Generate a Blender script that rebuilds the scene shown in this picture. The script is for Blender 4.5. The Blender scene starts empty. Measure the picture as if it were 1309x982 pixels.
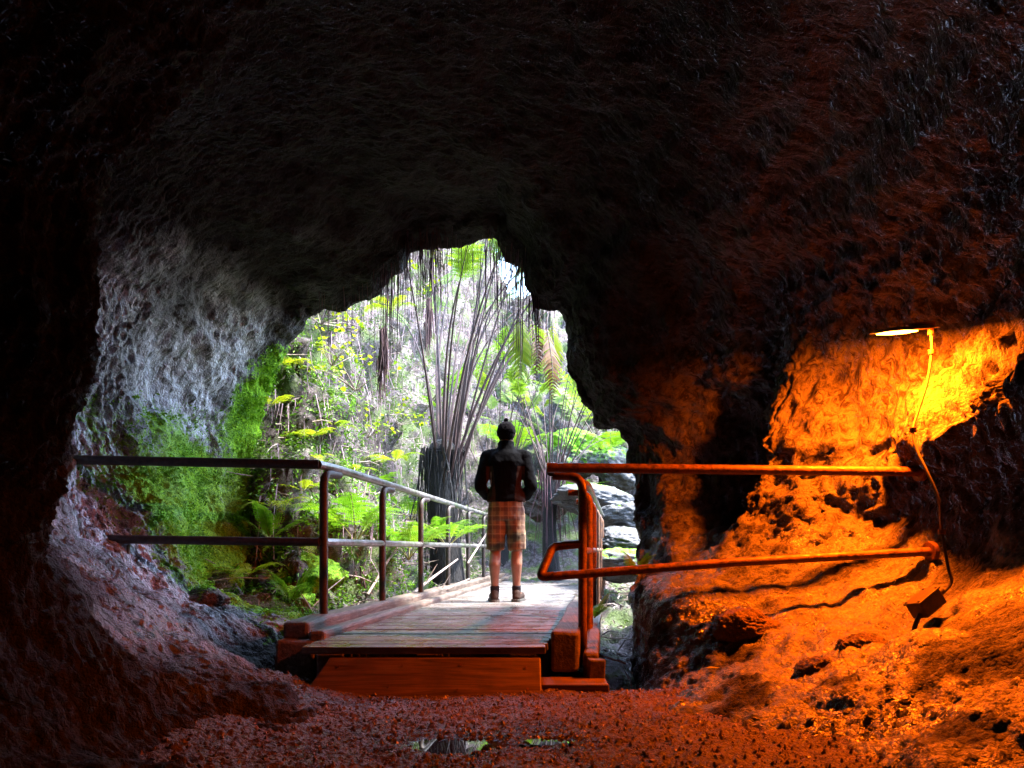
import bpy, bmesh, math, random
import numpy as np
from mathutils import Vector, Matrix

random.seed(7)
rng = np.random.default_rng(7)
sc = bpy.context.scene
COL = sc.collection
F, HX, HY, CZ = 850.0, 654.5, 702.0, 0.75      # lens in px, vanishing point of the camera axis, eye height


def at(px, py, Y):
    """world point seen at pixel (px, py) at distance Y (used to survey the place)"""
    return Vector(((px - HX) / F * Y, Y, CZ - (py - HY) / F * Y))


# ------------------------------------------------------------------ noise
_perm = np.random.default_rng(3).permutation(256)
_perm = np.concatenate([_perm, _perm, _perm])
_grad = np.random.default_rng(4).normal(size=(256, 3))
_grad /= np.linalg.norm(_grad, axis=1)[:, None]


def perlin(p):
    p = np.asarray(p, dtype=np.float64)
    i = np.floor(p).astype(np.int64)
    f = p - i
    i &= 255
    u = f * f * f * (f * (f * 6 - 15) + 10)
    out = 0
    for dx in (0, 1):
        wx = u[..., 0] if dx else 1 - u[..., 0]
        for dy in (0, 1):
            wy = u[..., 1] if dy else 1 - u[..., 1]
            for dz in (0, 1):
                wz = u[..., 2] if dz else 1 - u[..., 2]
                h = _perm[_perm[_perm[(i[..., 0] + dx) & 255] + ((i[..., 1] + dy) & 255)] + ((i[..., 2] + dz) & 255)]
                g = _grad[h]
                out = out + wx * wy * wz * (g[..., 0] * (f[..., 0] - dx) + g[..., 1] * (f[..., 1] - dy) + g[..., 2] * (f[..., 2] - dz))
    return out * 1.5


def fbm(p, octaves=4, gain=0.5, lac=2.03):
    p = np.asarray(p, dtype=np.float64)
    a, s = 1.0, 0
    for k in range(octaves):
        s = s + a * perlin(p + 17.3 * k)
        p = p * lac
        a *= gain
    return s


def billow(p, octaves=3, gain=0.5):
    p = np.asarray(p, dtype=np.float64)
    a, s = 1.0, 0
    for k in range(octaves):
        s = s + a * (np.abs(perlin(p + 31.7 * k)) * 2 - 0.5)
        p = p * 2.07
        a *= gain
    return s


def sstep(a, b, x):
    t = np.clip((x - a) / (b - a), 0, 1)
    return t * t * (3 - 2 * t)


# ------------------------------------------------------------------ mesh helpers
def mesh_np(name, V, Fq, mat=None, parent=None, smooth=True, tone=None, mats=None, midx=None):
    V = np.asarray(V, dtype=np.float32).reshape(-1, 3)
    Fq = np.asarray(Fq, dtype=np.int32)
    k = Fq.shape[1]
    me = bpy.data.meshes.new(name)
    me.vertices.add(len(V))
    me.vertices.foreach_set('co', V.ravel())
    me.loops.add(Fq.size)
    me.loops.foreach_set('vertex_index', Fq.ravel())
    me.polygons.add(len(Fq))
    me.polygons.foreach_set('loop_start', np.arange(len(Fq), dtype=np.int32) * k)
    me.polygons.foreach_set('loop_total', np.full(len(Fq), k, dtype=np.int32))
    if tone is not None:
        at_ = me.attributes.new('tone', 'FLOAT', 'POINT')
        at_.data.foreach_set('value', np.asarray(tone, dtype=np.float32))
    for m in (mats or ([mat] if mat else [])):
        me.materials.append(m)
    if midx is not None:
        me.polygons.foreach_set('material_index', np.asarray(midx, dtype=np.int32))
    me.update(calc_edges=True)
    me.polygons.foreach_set('use_smooth', np.full(len(Fq), smooth))
    me.validate()
    o = bpy.data.objects.new(name, me)
    COL.objects.link(o)
    if parent:
        o.parent = parent
    return o


def grid_faces(ni, nj, wrap=False):
    i = np.arange(ni - 1)[:, None]
    j = np.arange(nj if wrap else nj - 1)[None, :]
    j2 = (j + 1) % nj
    a = i * nj + j
    b = i * nj + j2
    c = (i + 1) * nj + j2
    d = (i + 1) * nj + j
    return np.stack([a, b, c, d], -1).reshape(-1, 4)


class MB:
    """collects quads / tris as lists, builds ONE mesh"""

    def __init__(self):
        self.v, self.f, self.t = [], [], []

    def add(self, vs, fs, tone=0.5):
        n = len(self.v)
        self.v += [tuple(v) for v in vs]
        self.t += [tone] * len(vs)
        self.f += [tuple(i + n for i in f) for f in fs]

    def box(self, c, s, rot=None, tone=0.5, jitter=0.0):
        c, s = Vector(c), Vector(s)
        vs = []
        for x in (-1, 1):
            for y in (-1, 1):
                for z in (-1, 1):
                    v = Vector((x * s.x / 2, y * s.y / 2, z * s.z / 2))
                    if jitter:
                        v += Vector([random.uniform(-jitter, jitter) for _ in range(3)])
                    if rot:
                        v = rot @ v
                    vs.append(c + v)
        self.add(vs, [(0, 1, 3, 2), (4, 6, 7, 5), (0, 4, 5, 1), (2, 3, 7, 6), (0, 2, 6, 4), (1, 5, 7, 3)], tone)

    def tube(self, pts, r, n=8, cap=True, tone=0.5):
        pts = [Vector(p) for p in pts]
        rs = r if isinstance(r, (list, tuple)) else [r] * len(pts)
        vs, fs = [], []
        up = None
        for i, p in enumerate(pts):
            t = (pts[min(i + 1, len(pts) - 1)] - pts[max(i - 1, 0)]).normalized()
            if up is None:
                up = Vector((0, 0, 1)) if abs(t.z) < .9 else Vector((1, 0, 0))
            x = t.cross(up)
            if x.length < 1e-5:
                x = t.orthogonal()
            x.normalize()
            y = x.cross(t).normalized()
            up = y
            for k in range(n):
                a = 2 * math.pi * k / n
                vs.append(p + (x * math.cos(a) + y * math.sin(a)) * rs[i])
        for i in range(len(pts) - 1):
            for k in range(n):
                k2 = (k + 1) % n
                fs.append((i * n + k, i * n + k2, (i + 1) * n + k2, (i + 1) * n + k))
        if cap:
            fs.append(tuple(reversed(range(n))))
            fs.append(tuple(range((len(pts) - 1) * n, len(pts) * n)))
        self.add(vs, fs, tone)

    def build(self, name, mat, parent=None, smooth=False, bevel=0, loc=None):
        me = bpy.data.meshes.new(name)
        me.from_pydata(self.v, [], self.f)
        a = me.attributes.new('tone', 'FLOAT', 'POINT')
        a.data.foreach_set('value', np.array(self.t, dtype=np.float32))
        me.materials.append(mat)
        me.update()
        if smooth:
            me.polygons.foreach_set('use_smooth', [True] * len(me.polygons))
            me.set_sharp_from_angle(angle=math.radians(50))
        o = bpy.data.objects.new(name, me)
        COL.objects.link(o)
        if bevel:
            b = o.modifiers.new('bevel', 'BEVEL')
            b.width = bevel
            b.segments = 2
        if parent:
            o.parent = parent
        if loc is not None:
            o.location = loc
        return o


def tag(o, label=None, cat=None, group=None, kind=None):
    for k, v in (('label', label), ('category', cat), ('group', group), ('kind', kind)):
        if v:
            o[k] = v
    return o


def empty(name, loc=(0, 0, 0), rz=0, label=None, cat=None, group=None):
    o = bpy.data.objects.new(name, None)
    o.empty_display_size = .1
    COL.objects.link(o)
    o.location = loc
    o.rotation_euler = (0, 0, rz)
    return tag(o, label, cat, group)


def copy_tree(o, parent=None):
    c = o.copy()
    COL.objects.link(c)
    if parent:
        c.parent = parent
    for ch in [q for q in COL.objects if q.parent == o]:
        copy_tree(ch, c)
    return c


# ------------------------------------------------------------------ materials
class NT:
    def __init__(self, name):
        self.m = bpy.data.materials.new(name)
        self.m.use_nodes = True
        self.t = self.m.node_tree
        self.bsdf = self.t.nodes['Principled BSDF']
        self.out = self.t.nodes['Material Output']

    def n(self, typ, **kw):
        x = self.t.nodes.new(typ)
        for k, v in kw.items():
            if k in x.inputs.keys():
                x.inputs[k].default_value = v
            else:
                setattr(x, k, v)
        return x

    def l(self, a, b):
        self.t.links.new(a, b)

    def coord(self, scale=(1, 1, 1), kind='Object'):
        c = self.n('ShaderNodeTexCoord')
        m = self.n('ShaderNodeMapping')
        m.inputs['Scale'].default_value = scale
        self.l(c.outputs[kind], m.inputs['Vector'])
        return m.outputs['Vector']

    def noise(self, vec, scale, detail=4, rough=.55, dist=0):
        x = self.n('ShaderNodeTexNoise')
        x.inputs['Scale'].default_value = scale
        x.inputs['Detail'].default_value = detail
        x.inputs['Roughness'].default_value = rough
        x.inputs['Distortion'].default_value = dist
        self.l(vec, x.inputs['Vector'])
        return x.outputs['Fac']

    def ramp(self, fac, stops):
        r = self.n('ShaderNodeValToRGB')
        e = r.color_ramp.elements
        while len(e) > 1:
            e.remove(e[0])
        e[0].position, e[0].color = stops[0][0], (*stops[0][1], 1) if not np.isscalar(stops[0][1]) else (stops[0][1],) * 3 + (1,)
        for p, c in stops[1:]:
            q = e.new(p)
            q.color = (*c, 1) if not np.isscalar(c) else (c, c, c, 1)
        self.l(fac, r.inputs['Fac'])
        return r.outputs['Color']

    def mix(self, fac, a, b, mode='MIX'):
        x = self.n('ShaderNodeMix', data_type='RGBA', blend_type=mode)
        for i, v in ((0, fac), (6, a), (7, b)):
            s = x.inputs[i]
            if hasattr(v, 'links'):
                self.l(v, s)
            elif np.isscalar(v):
                s.default_value = v if i == 0 else (v, v, v, 1)
            else:
                s.default_value = (*v, 1)
        return x.outputs[2]

    def math(self, op, a, b=0.0):
        x = self.n('ShaderNodeMath', operation=op)
        for s, v in ((x.inputs[0], a), (x.inputs[1], b)):
            if hasattr(v, 'links'):
                self.l(v, s)
            else:
                s.default_value = v
        return x.outputs[0]

    def attr(self, name):
        a = self.n('ShaderNodeAttribute', attribute_name=name)
        return a.outputs['Fac']

    def bump(self, h, strength=.5, dist=.02, prev=None):
        b = self.n('ShaderNodeBump')
        b.inputs['Strength'].default_value = strength
        b.inputs['Distance'].default_value = dist
        self.l(h, b.inputs['Height'])
        if prev is not None:
            self.l(prev, b.inputs['Normal'])
        return b.outputs['Normal']

    def set(self, color=None, rough=None, normal=None, metal=None, spec=None):
        for key, v in (('Base Color', color), ('Roughness', rough), ('Normal', normal), ('Metallic', metal), ('Specular IOR Level', spec)):
            if v is None:
                continue
            s = self.bsdf.inputs[key]
            if hasattr(v, 'links'):
                self.l(v, s)
            else:
                s.default_value = (*v, 1) if (key == 'Base Color') else v
        return self.m


def leaf_mat(name, c0, c1, c2, trans=.45, rough=.45):
    """leaf blade: tone attribute picks the leaf's own colour, light passes through it"""
    k = NT(name)
    col = k.ramp(k.attr('tone'), [(0, c0), (.5, c1), (1, c2)])
    nz = k.noise(k.coord(), 9, 2)
    col = k.mix(k.math('MULTIPLY', nz, .5), col, c0)
    k.set(color=col, rough=rough, spec=.35)
    tr = k.n('ShaderNodeBsdfTranslucent')
    k.l(col, tr.inputs['Color'])
    mx = k.n('ShaderNodeMixShader')
    mx.inputs[0].default_value = trans
    k.l(k.bsdf.outputs[0], mx.inputs[1])
    k.l(tr.outputs[0], mx.inputs[2])
    k.l(mx.outputs[0], k.out.inputs['Surface'])
    return k.m


M = {}
M['fern'] = leaf_mat('fern_leaf', (.06, .14, .009), (.13, .23, .012), (.25, .31, .018), .55)
M['fern_bright'] = leaf_mat('young_fern_leaf', (.07, .20, .008), (.14, .30, .010), (.26, .37, .014), .55)
M['fern_dry'] = leaf_mat('dry_fern_leaf', (.035, .012, .008), (.10, .035, .012), (.20, .10, .02), .2)
M['leaf_yellow'] = leaf_mat('yellow_green_leaf', (.14, .26, .008), (.28, .37, .010), (.42, .42, .014), .55)
M['leaf_cover'] = leaf_mat('ground_leaf', (.02, .06, .008), (.07, .15, .010), (.20, .28, .02), .45)
M['leaf_moss'] = leaf_mat('moss_leaf', (.05, .16, .006), (.14, .34, .010), (.27, .48, .015), .45)


def _stalk(name, c0, c1, rough=.6):
    k = NT(name)
    v = k.coord((40, 40, 2))
    nz = k.noise(v, 1, 3)
    col = k.ramp(nz, [(.3, c0), (.7, c1)])
    k.set(color=col, rough=rough, normal=k.bump(nz, .4, .01))
    return k.m


M['stalk'] = _stalk('fern_stalk', (.010, .004, .006), (.085, .042, .040))
M['stalk_green'] = _stalk('green_fern_stalk', (.10, .12, .02), (.24, .20, .05))
M['fibre'] = _stalk('dead_fibre', (.030, .012, .016), (.12, .055, .065), .8)
M['fibre_pale'] = _stalk('pale_dead_fibre', (.10, .06, .075), (.36, .26, .32), .8)
M['twig'] = _stalk('twig_wood', (.10, .065, .055), (.36, .29, .26), .7)
k = NT('fern_trunk')
v = k.coord((1, 1, 1))
nz = k.noise(k.coord((22, 22, 5)), 1.5, 5, .65)
col = k.ramp(nz, [(.3, (.002, .0017, .0025)), (.6, (.007, .0055, .007)), (.8, (.026, .020, .024))])
M['trunk'] = k.set(color=col, rough=.8, normal=k.bump(nz, .9, .04))
LAMP_W = 30
SKY_S, SUN_S, SUN_A, SUN_DEG, EXPO = .15, 1.6, 8, 80, 4.2
# ------------------------------------------------------------------ rock materials
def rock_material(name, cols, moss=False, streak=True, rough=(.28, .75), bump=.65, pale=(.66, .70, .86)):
    k = NT(name)
    v = k.coord()
    big = k.noise(v, 1.3, 5, .6)
    mid = k.noise(v, 9, 6, .68)
    vo = k.n('ShaderNodeTexVoronoi', feature='DISTANCE_TO_EDGE')
    vo.inputs['Scale'].default_value = 34
    k.l(v, vo.inputs['Vector'])
    cre = k.ramp(vo.outputs['Distance'], [(.0, 0.0), (.16, 1.0)])
    fine = k.noise(v, 55, 5, .7)
    col = k.ramp(k.mix(.45, big, mid), [(.30, cols[0]), (.5, cols[1]), (.68, cols[2])])
    col = k.mix(k.ramp(fine, [(.35, 1.0), (.7, 0.0)]), col, k.mix(.5, col, cols[0]))
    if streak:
        # skylight and glints painted as thin pale streaks, and a speckled crust
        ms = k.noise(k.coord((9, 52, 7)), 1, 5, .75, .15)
        mz = k.attr('sky_sheen')
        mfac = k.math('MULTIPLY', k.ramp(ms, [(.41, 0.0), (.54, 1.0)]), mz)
        col = k.mix(mfac, k.mix(k.math('MULTIPLY', k.attr('sky_sheen'), .5), col, cols[0]), pale)
    spk = k.noise(v, 140, 2, .5)
    col = k.mix(k.ramp(spk, [(.56, 0.0), (.68, .5)]), col, cols[2])
    col = k.mix(k.ramp(spk, [(.32, .75), (.44, 0.0)]), col, cols[0])
    wet = k.ramp(k.noise(v, 2.2, 4, .6), [(.38, rough[0]), (.62, rough[1])])
    nrm = k.bump(mid, bump, .03)
    if streak:
        s = k.noise(k.coord((3, 38, 5)), 1, 3, .6)
        nrm = k.bump(s, bump * .6, .014, nrm)
    nrm = k.bump(cre, .55, .006, nrm)
    nrm = k.bump(fine, 1.0, .014, nrm)
    if moss:
        # living moss where the wall is near the daylight: mask is baked as an attribute of the rock
        mk = k.attr('tone')
        mn = k.noise(v, 26, 4, .7)
        mask = k.ramp(k.math('ADD', mk, k.math('MULTIPLY', k.math('SUBTRACT', mn, .5), 1.1)), [(.42, 0.0), (.58, 1.0)])
        mcol = k.ramp(k.noise(v, 60, 3), [(.3, (.04, .14, .005)), (.55, (.15, .35, .010)), (.75, (.27, .50, .015))])
        col = k.mix(mask, col, mcol)
        wet = k.mix(mask, wet, .8)
    spec = .3
    if streak and moss:
        # water runs over the streaked wall: those parts shine, the dry rock is dull
        mfs = k.ramp(k.attr('wet'), [(.12, 0.0), (.5, 1.0)])
        wet = k.mix(mfs, k.ramp(mid, [(.35, .55), (.65, .85)]), wet)
        spec = k.ramp(k.attr('wet'), [(.06, .10), (.5, 1.0)])
    return k.set(color=col, rough=wet, normal=nrm, spec=spec)



def floor_material(name, cols, **kw):
    m = rock_material(name, cols, **kw)
    t = m.node_tree
    b = t.nodes['Principled BSDF']
    a = t.nodes.new('ShaderNodeAttribute')
    a.attribute_name = 'tone'
    cl, rl = b.inputs['Base Color'].links[0].from_socket, b.inputs['Roughness'].links[0].from_socket
    mx = t.nodes.new('ShaderNodeMix')
    mx.data_type = 'RGBA'
    mx.blend_type = 'MULTIPLY'
    t.links.new(a.outputs['Fac'], mx.inputs[0])
    t.links.new(cl, mx.inputs[6])
    mx.inputs[7].default_value = (.45, .42, .42, 1)
    t.links.new(mx.outputs[2], b.inputs['Base Color'])
    m2 = t.nodes.new('ShaderNodeMix')
    t.links.new(a.outputs['Fac'], m2.inputs[0])
    t.links.new(rl, m2.inputs[2])
    m2.inputs[3].default_value = .18
    t.links.new(m2.outputs[0], b.inputs['Roughness'])
    return m


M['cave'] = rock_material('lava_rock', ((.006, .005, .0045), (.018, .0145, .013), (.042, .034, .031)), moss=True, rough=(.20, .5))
M['boulder'] = rock_material('dark_boulder', ((.04, .03, .026), (.09, .07, .06), (.15, .12, .10)), moss=True, streak=False)
M['pale_boulder'] = rock_material('mossy_boulder', ((.035, .035, .036), (.085, .085, .09), (.16, .16, .17)), moss=True, streak=False)
M['floor'] = floor_material('cinder_floor', ((.040, .024, .017), (.125, .074, .048), (.25, .155, .10)), streak=False, rough=(.25, .6), bump=.7)

# ------------------------------------------------------------------ the lava tube
CX, CZZ = -.38, 1.47
NT_ = 960
TH = np.linspace(0, 2 * np.pi, NT_, endpoint=False)     # 0 = straight down, growing towards -x (left), then up, then right


def polar(pts):
    p = np.array(pts, dtype=float)
    d = p[:, :2] - np.array([CX, CZZ])
    th = np.arctan2(-d[:, 0], -d[:, 1]) % (2 * np.pi)
    r = np.hypot(d[:, 0], d[:, 1])
    o = np.argsort(th)
    th, r = th[o], r[o]
    ex = p[o, 2] if p.shape[1] > 2 else None
    # straight edges between the surveyed points
    out = np.zeros(NT_)
    oy = np.zeros(NT_)
    n = len(th)
    idx = np.searchsorted(th, TH) % n
    i0 = (idx - 1) % n
    a0, a1 = th[i0], th[idx]
    da = (a1 - a0) % (2 * np.pi) + 1e-9
    t = (TH - a0) % (2 * np.pi)
    x0, y0 = r[i0], np.zeros(n)[i0]
    x1, y1 = r[idx] * np.cos(da), r[idx] * np.sin(da)
    c, s = np.cos(t), np.sin(t)
    den = s * (x1 - x0) - c * (y1 - y0)
    out = np.where(np.abs(den) > 1e-9, (-x0 * (y1 - y0)) / np.where(np.abs(den) > 1e-9, den, 1), r[i0])
    out = np.clip(np.abs(out), .2, 9)
    if ex is not None:
        oy = ex[i0] + (ex[idx] - ex[i0]) * t / da
    return out, oy


def smooth_circ(a, k):
    ker = np.hanning(2 * k + 3)[1:-1]
    ker /= ker.sum()
    return np.convolve(np.concatenate([a[-k:], a, a[:k]]), ker, 'valid')


S = []                                                 # stations along the tube
S.append((-3.5, [(-1.9, 0), (-2.3, 1), (-2.1, 2.4), (-.5, 3.3), (1.2, 3.1), (2.2, 2.2), (2.3, 1), (1.6, -.1), (0, -.3)]))
S.append((1.0, [(-1.15, .2), (-1.55, .7), (-1.65, 1.4), (-1.5, 2.2), (-.9, 2.9), (0, 3.25), (1, 3.15), (1.8, 2.6), (2.25, 1.8), (2.2, 1.3), (2.4, .95), (2.0, .45), (1.4, .12), (.9, -.1), (0, -.25), (-.8, -.15)]))
S.append((1.7, [(-.95, .0), (-1.2, .2), (-1.45, .5), (-1.58, .85), (-1.55, 1.4), (-1.42, 1.95), (-1.2, 2.4), (-.85, 2.8), (-.2, 3.2), (.6, 3.35), (1.4, 3.1), (2.0, 2.6), (2.35, 1.9), (2.3, 1.35), (2.5, .98), (2.1, .5), (1.6, .2), (1.0, .0), (.3, -.22), (-.5, -.18)]))
S.append((2.2, [(-.8, -.05), (-1.15, .1), (-1.45, .4), (-1.62, .75), (-1.52, 1.05), (-1.4, 1.5), (-1.33, 1.9), (-1.1, 2.35), (-.75, 2.8), (-.2, 3.2), (.6, 3.4), (1.4, 3.15), (2.0, 2.65), (2.4, 1.95), (2.12, 1.42), (2.16, 1.30), (2.66, 1.1), (2.7, .72), (2.32, .46), (1.8, .25), (1.2, .05), (.4, -.2), (-.3, -.2)]))
S.append((2.6, [(-.85, -.05), (-1.2, .1), (-1.6, .4), (-1.9, .75), (-1.95, 1.05), (-1.85, 1.5), (-1.8, 1.9), (-1.6, 2.4), (-1.2, 2.9), (-.5, 3.4), (.6, 3.5), (1.4, 3.2), (2.05, 2.65), (2.46, 2.0), (2.14, 1.44), (2.20, 1.30), (2.72, 1.1), (2.78, .75), (2.40, .50), (1.85, .28), (1.3, .08), (.4, -.2), (-.3, -.2)]))
S.append((3.2, [(-.95, -.1), (-1.35, .12), (-1.85, .4), (-2.3, .8), (-2.7, 1.3), (-2.8, 1.9), (-2.6, 2.5), (-2.1, 3.1), (-1.3, 3.6), (-.3, 3.8), (.8, 3.65), (1.7, 3.2), (2.3, 2.6), (2.62, 2.0), (2.16, 1.43), (2.22, 1.30), (2.78, 1.1), (2.84, .78), (2.46, .54), (2.0, .38), (1.5, .2), (1.0, .02), (.3, -.25)]))
S.append((3.75, [(-1.0, -.2), (-1.4, .05), (-1.9, .36), (-2.4, .7), (-2.8, 1.2), (-3.0, 1.9), (-2.8, 2.6), (-2.3, 3.2), (-1.5, 3.65), (-.4, 3.9), (.7, 3.7), (1.6, 3.2), (2.3, 2.6), (2.68, 2.0), (2.30, 1.42), (2.36, 1.28), (2.58, 1.1), (2.58, .64), (2.3, .45), (1.8, .36), (1.4, .3), (1.05, .1), (.8, -.2), (.3, -.4)]))
S.append((4.2, [(-1.0, -.5), (-1.45, .0), (-1.9, .3), (-2.4, .6), (-2.78, .88), (-2.98, 1.3), (-3.1, 1.9), (-2.9, 2.6), (-2.4, 3.2), (-1.6, 3.65), (-.5, 3.85), (.6, 3.65), (1.4, 3.2), (2.1, 2.6), (2.48, 2.1), (2.45, 1.6), (2.38, 1.2), (2.36, .74), (1.9, .54), (1.6, .52), (1.2, .5), (.94, .42), (.86, -.2), (.3, -.7)]))
S.append((4.55, [(-1.05, -.55), (-1.5, .05), (-1.95, .36), (-2.4, .65), (-2.75, 1.0), (-2.95, 1.45), (-3.0, 1.9), (-2.82, 2.6), (-2.3, 3.2), (-1.55, 3.58), (-.5, 3.8), (.55, 3.6), (1.2, 3.1), (1.8, 2.6), (1.92, 2.1), (1.74, 1.6), (1.62, 1.2), (1.52, .9), (1.4, .68), (1.15, .55), (.93, .46), (.86, -.25), (.3, -.75)]))
S.append((4.9, [(-1.1, -.6), (-1.55, .1), (-2.0, .42), (-2.4, .7), (-2.7, 1.2), (-2.9, 1.9), (-2.75, 2.6), (-2.2, 3.2), (-1.5, 3.5), (-.5, 3.75), (.5, 3.55), (1.1, 3.05), (1.7, 2.5), (2.0, 2.0), (2.02, 1.5), (1.85, 1.1), (1.5, .75), (1.2, .6), (.93, .5), (.88, -.3), (.3, -.8)]))
mouth_px = [(300, 850, 5.2), (305, 780, 5.5), (316, 700, 6.0), (322, 620, 6.2), (324, 560, 6.3), (340, 500, 6.3), (365, 440, 6.2), (398, 400, 6.2), (420, 392, 6.1), (440, 390, 6.1),
            (470, 381, 6.1), (490, 366, 6.1), (515, 346, 6.1), (522, 328, 6.1), (540, 320, 6.1), (565, 315, 6.1), (590, 312, 6.0), (610, 308, 6.0), (638, 311, 6.0), (648, 330, 5.9),
            (662, 340, 5.9), (664, 350, 5.9), (672, 378, 5.9), (684, 397, 5.9), (700, 400, 5.8), (712, 396, 5.8), (727, 408, 5.8), (722, 440, 5.8), (727, 478, 5.85), (738, 500, 5.85),
            (750, 520, 5.85), (764, 545, 5.85), (788, 549, 5.85), (800, 566, 5.85), (806, 590, 5.8), (812, 640, 5.7), (814, 700, 5.5), (812, 738, 5.2), (806, 762, 4.95), (812, 800, 4.8), (822, 860, 4.7), (826, 900, 4.7),
            (700, 990, 5.0), (430, 990, 5.0)]
mp = [tuple(at(a, b, d)) for a, b, d in mouth_px]
mpts = [(p[0], p[2], p[1]) for p in mp]

rs, ys = [], []
for Y, pts in S:
    r, _ = polar(pts)
    rs.append(smooth_circ(r, 14))
    ys.append(np.full(NT_, Y))
rm, ym = polar(mpts)
rm = smooth_circ(rm, 2)
ym = smooth_circ(ym, 30)
# the mouth lip: rock rounds off and turns away
rs.append(rm * 1.02 + .15)
ys.append(np.minimum(ym - .42, 5.75))
rs.append(rm + .0)
ys.append(ym)
inner_n = len(rs)
for gr, gy in ((.05, .10), (.22, .26), (.7, .45), (1.2, .5), (1.7, .3), (2.3, -.1)):
    rs.append(rm + gr)
    ys.append(ym + gy)
rs = np.array(rs)
ys = np.array(ys)

# resample along the tube with a Catmull-Rom curve, dense where the camera looks
NS = len(rs)
tk = []
dens = {0: 30, 1: 40, 2: 44, 3: 46, 4: 60, 5: 54, 6: 48, 7: 40, 8: 40, 9: 42, 10: 44, 11: 12, 12: 16, 13: 24, 14: 24, 15: 30}
for i in range(NS - 1):
    n = dens.get(i, 30)
    tk += list(i + np.arange(n) / n)
tk.append(NS - 1 - 1e-6)
tk = np.array(tk)


def cr(A):
    i = np.clip(np.floor(tk).astype(int), 0, NS - 2)
    t = (tk - i)[:, None]
    p0, p1, p2, p3 = A[np.maximum(i - 1, 0)], A[i], A[i + 1], A[np.minimum(i + 2, NS - 1)]
    m1, m2 = (p2 - p0) * .4, (p3 - p1) * .4
    return (2 * t**3 - 3 * t**2 + 1) * p1 + (t**3 - 2 * t**2 + t) * m1 + (-2 * t**3 + 3 * t**2) * p2 + (t**3 - t**2) * m2


def lin(A):
    i = np.clip(np.floor(tk).astype(int), 0, NS - 2)
    t = (tk - i)[:, None]
    return A[i] * (1 - t) + A[i + 1] * t


R = cr(rs)
sharp = np.clip((tk - (inner_n - 2.2)) / 1.2, 0, 1)[:, None]
R = R * (1 - sharp) + lin(rs) * sharp
Yg = cr(ys) * (1 - sharp) + lin(ys) * sharp
P = np.stack([CX - np.sin(TH)[None, :] * R, Yg, CZZ - np.cos(TH)[None, :] * R], -1)


def normals(P):
    du = np.roll(P, -1, 1) - np.roll(P, 1, 1)
    dv = np.gradient(P, axis=0)
    n = np.cross(du, dv)
    n /= np.linalg.norm(n, axis=-1, keepdims=True) + 1e-9
    return n


N = normals(P)
# make them point to the tube axis
c0 = np.stack([np.full(P.shape[:2], CX), P[..., 1], np.full(P.shape[:2], CZZ)], -1)
if ((c0 - P) * N)[:260].sum() < 0:
    N = -N
# arc length round the ring for the drip texture
seg = np.linalg.norm(np.roll(P, -1, 1) - P, axis=-1)
arc = np.cumsum(seg, 1)
near_lip = np.clip((tk - (inner_n - 2.6)) / 1.2, 0, 1)[:, None] * (1 - np.clip((tk - inner_n) / 2, 0, 1))[:, None]
amp = 1 - .75 * near_lip
big = fbm(P * 1.15, 4) * .13
mid = billow(P * np.array([2.6, 3.4, 1.7]), 3, .6) * .036
def worley2(a, b, seed=0):
    """distance to the nearest cell border (crevices) of a jittered 2-D cell pattern"""
    ia, ib = np.floor(a).astype(np.int64), np.floor(b).astype(np.int64)
    d1 = np.full(a.shape, 9.0)
    d2 = np.full(a.shape, 9.0)
    tone_ = np.zeros(a.shape)
    for da in (-1, 0, 1):
        for db in (-1, 0, 1):
            ca, cb = ia + da, ib + db
            h = _perm[(_perm[(ca + seed) & 255] + cb) & 255]
            h2 = _perm[(h + 91) & 255]
            fa, fb = ca + h / 255.0, cb + h2 / 255.0
            d = np.hypot(a - fa, b - fb)
            n_ = d < d1
            d2 = np.where(n_, d1, np.minimum(d2, d))
            tone_ = np.where(n_, _perm[(h2 + 37) & 255] / 255.0, tone_)
            d1 = np.where(n_, d, d1)
    return d2 - d1, tone_


step = np.linalg.norm(np.diff(P, axis=0, prepend=P[:1]), axis=-1)
along = np.cumsum(step, 0)
along = along - along[160:161] + 4
wa, wb = perlin(P * 5.0 + 3), perlin(P * 5.0 + 41)
leftw_ = sstep(-.9, -1.5, P[..., 0])
roofw = sstep(2.3, 3.1, P[..., 2])
bankw = sstep(.2, .8, P[..., 0]) * sstep(1.05, .75, P[..., 2])
rightw = sstep(1.2, 1.7, P[..., 0]) * sstep(.6, 1.0, P[..., 2]) * sstep(2.9, 2.2, P[..., 2])
big = big + sstep(.9, 1.5, P[..., 0]) * fbm(P * np.array([1.6, 1.6, 2.6]) + 7, 3) * .09
big = big * (1 - .45 * bankw) + rightw * fbm(P * np.array([3.0, 3.0, 2.2]) + 77, 3) * .085
mid = mid * (1 - .55 * leftw_) * (1 - .4 * roofw) * (1 - .55 * bankw)
# drips and crusts: long cells that follow the fall of the wall, in three sizes
e1, t1 = worley2(along * 8 + wa * .35, arc * 3.6 + wb * .35, 1)
e2, t2 = worley2(along * 19 + wa * .4, arc * 7 + wb * .4, 2)
e3, t3 = worley2(along * 38 + wa * .5, arc * 16 + wb * .5, 3)
e4, t4 = worley2(along * 13 + wa * .8, arc * 13 + wb * .8, 4)
cells = (np.minimum(e1, .35) / .35 + .9 * t1) * (.012 + .028 * rightw) * (1 - .8 * bankw) * (1 - .5 * roofw)
cells = cells + (np.minimum(e2, .35) / .35 + .8 * t2) * (.012 + .006 * leftw_ + .013 * rightw) * (1 - .65 * bankw) * (1 - .4 * roofw)
cells = cells + (np.minimum(e3, .4) / .4 + .8 * t3) * (.0065 + .003 * leftw_ + .005 * rightw) * (1 - .2 * bankw)
cells = cells + bankw * (np.minimum(e4, .3) / .3 + t4) * .009
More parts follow.
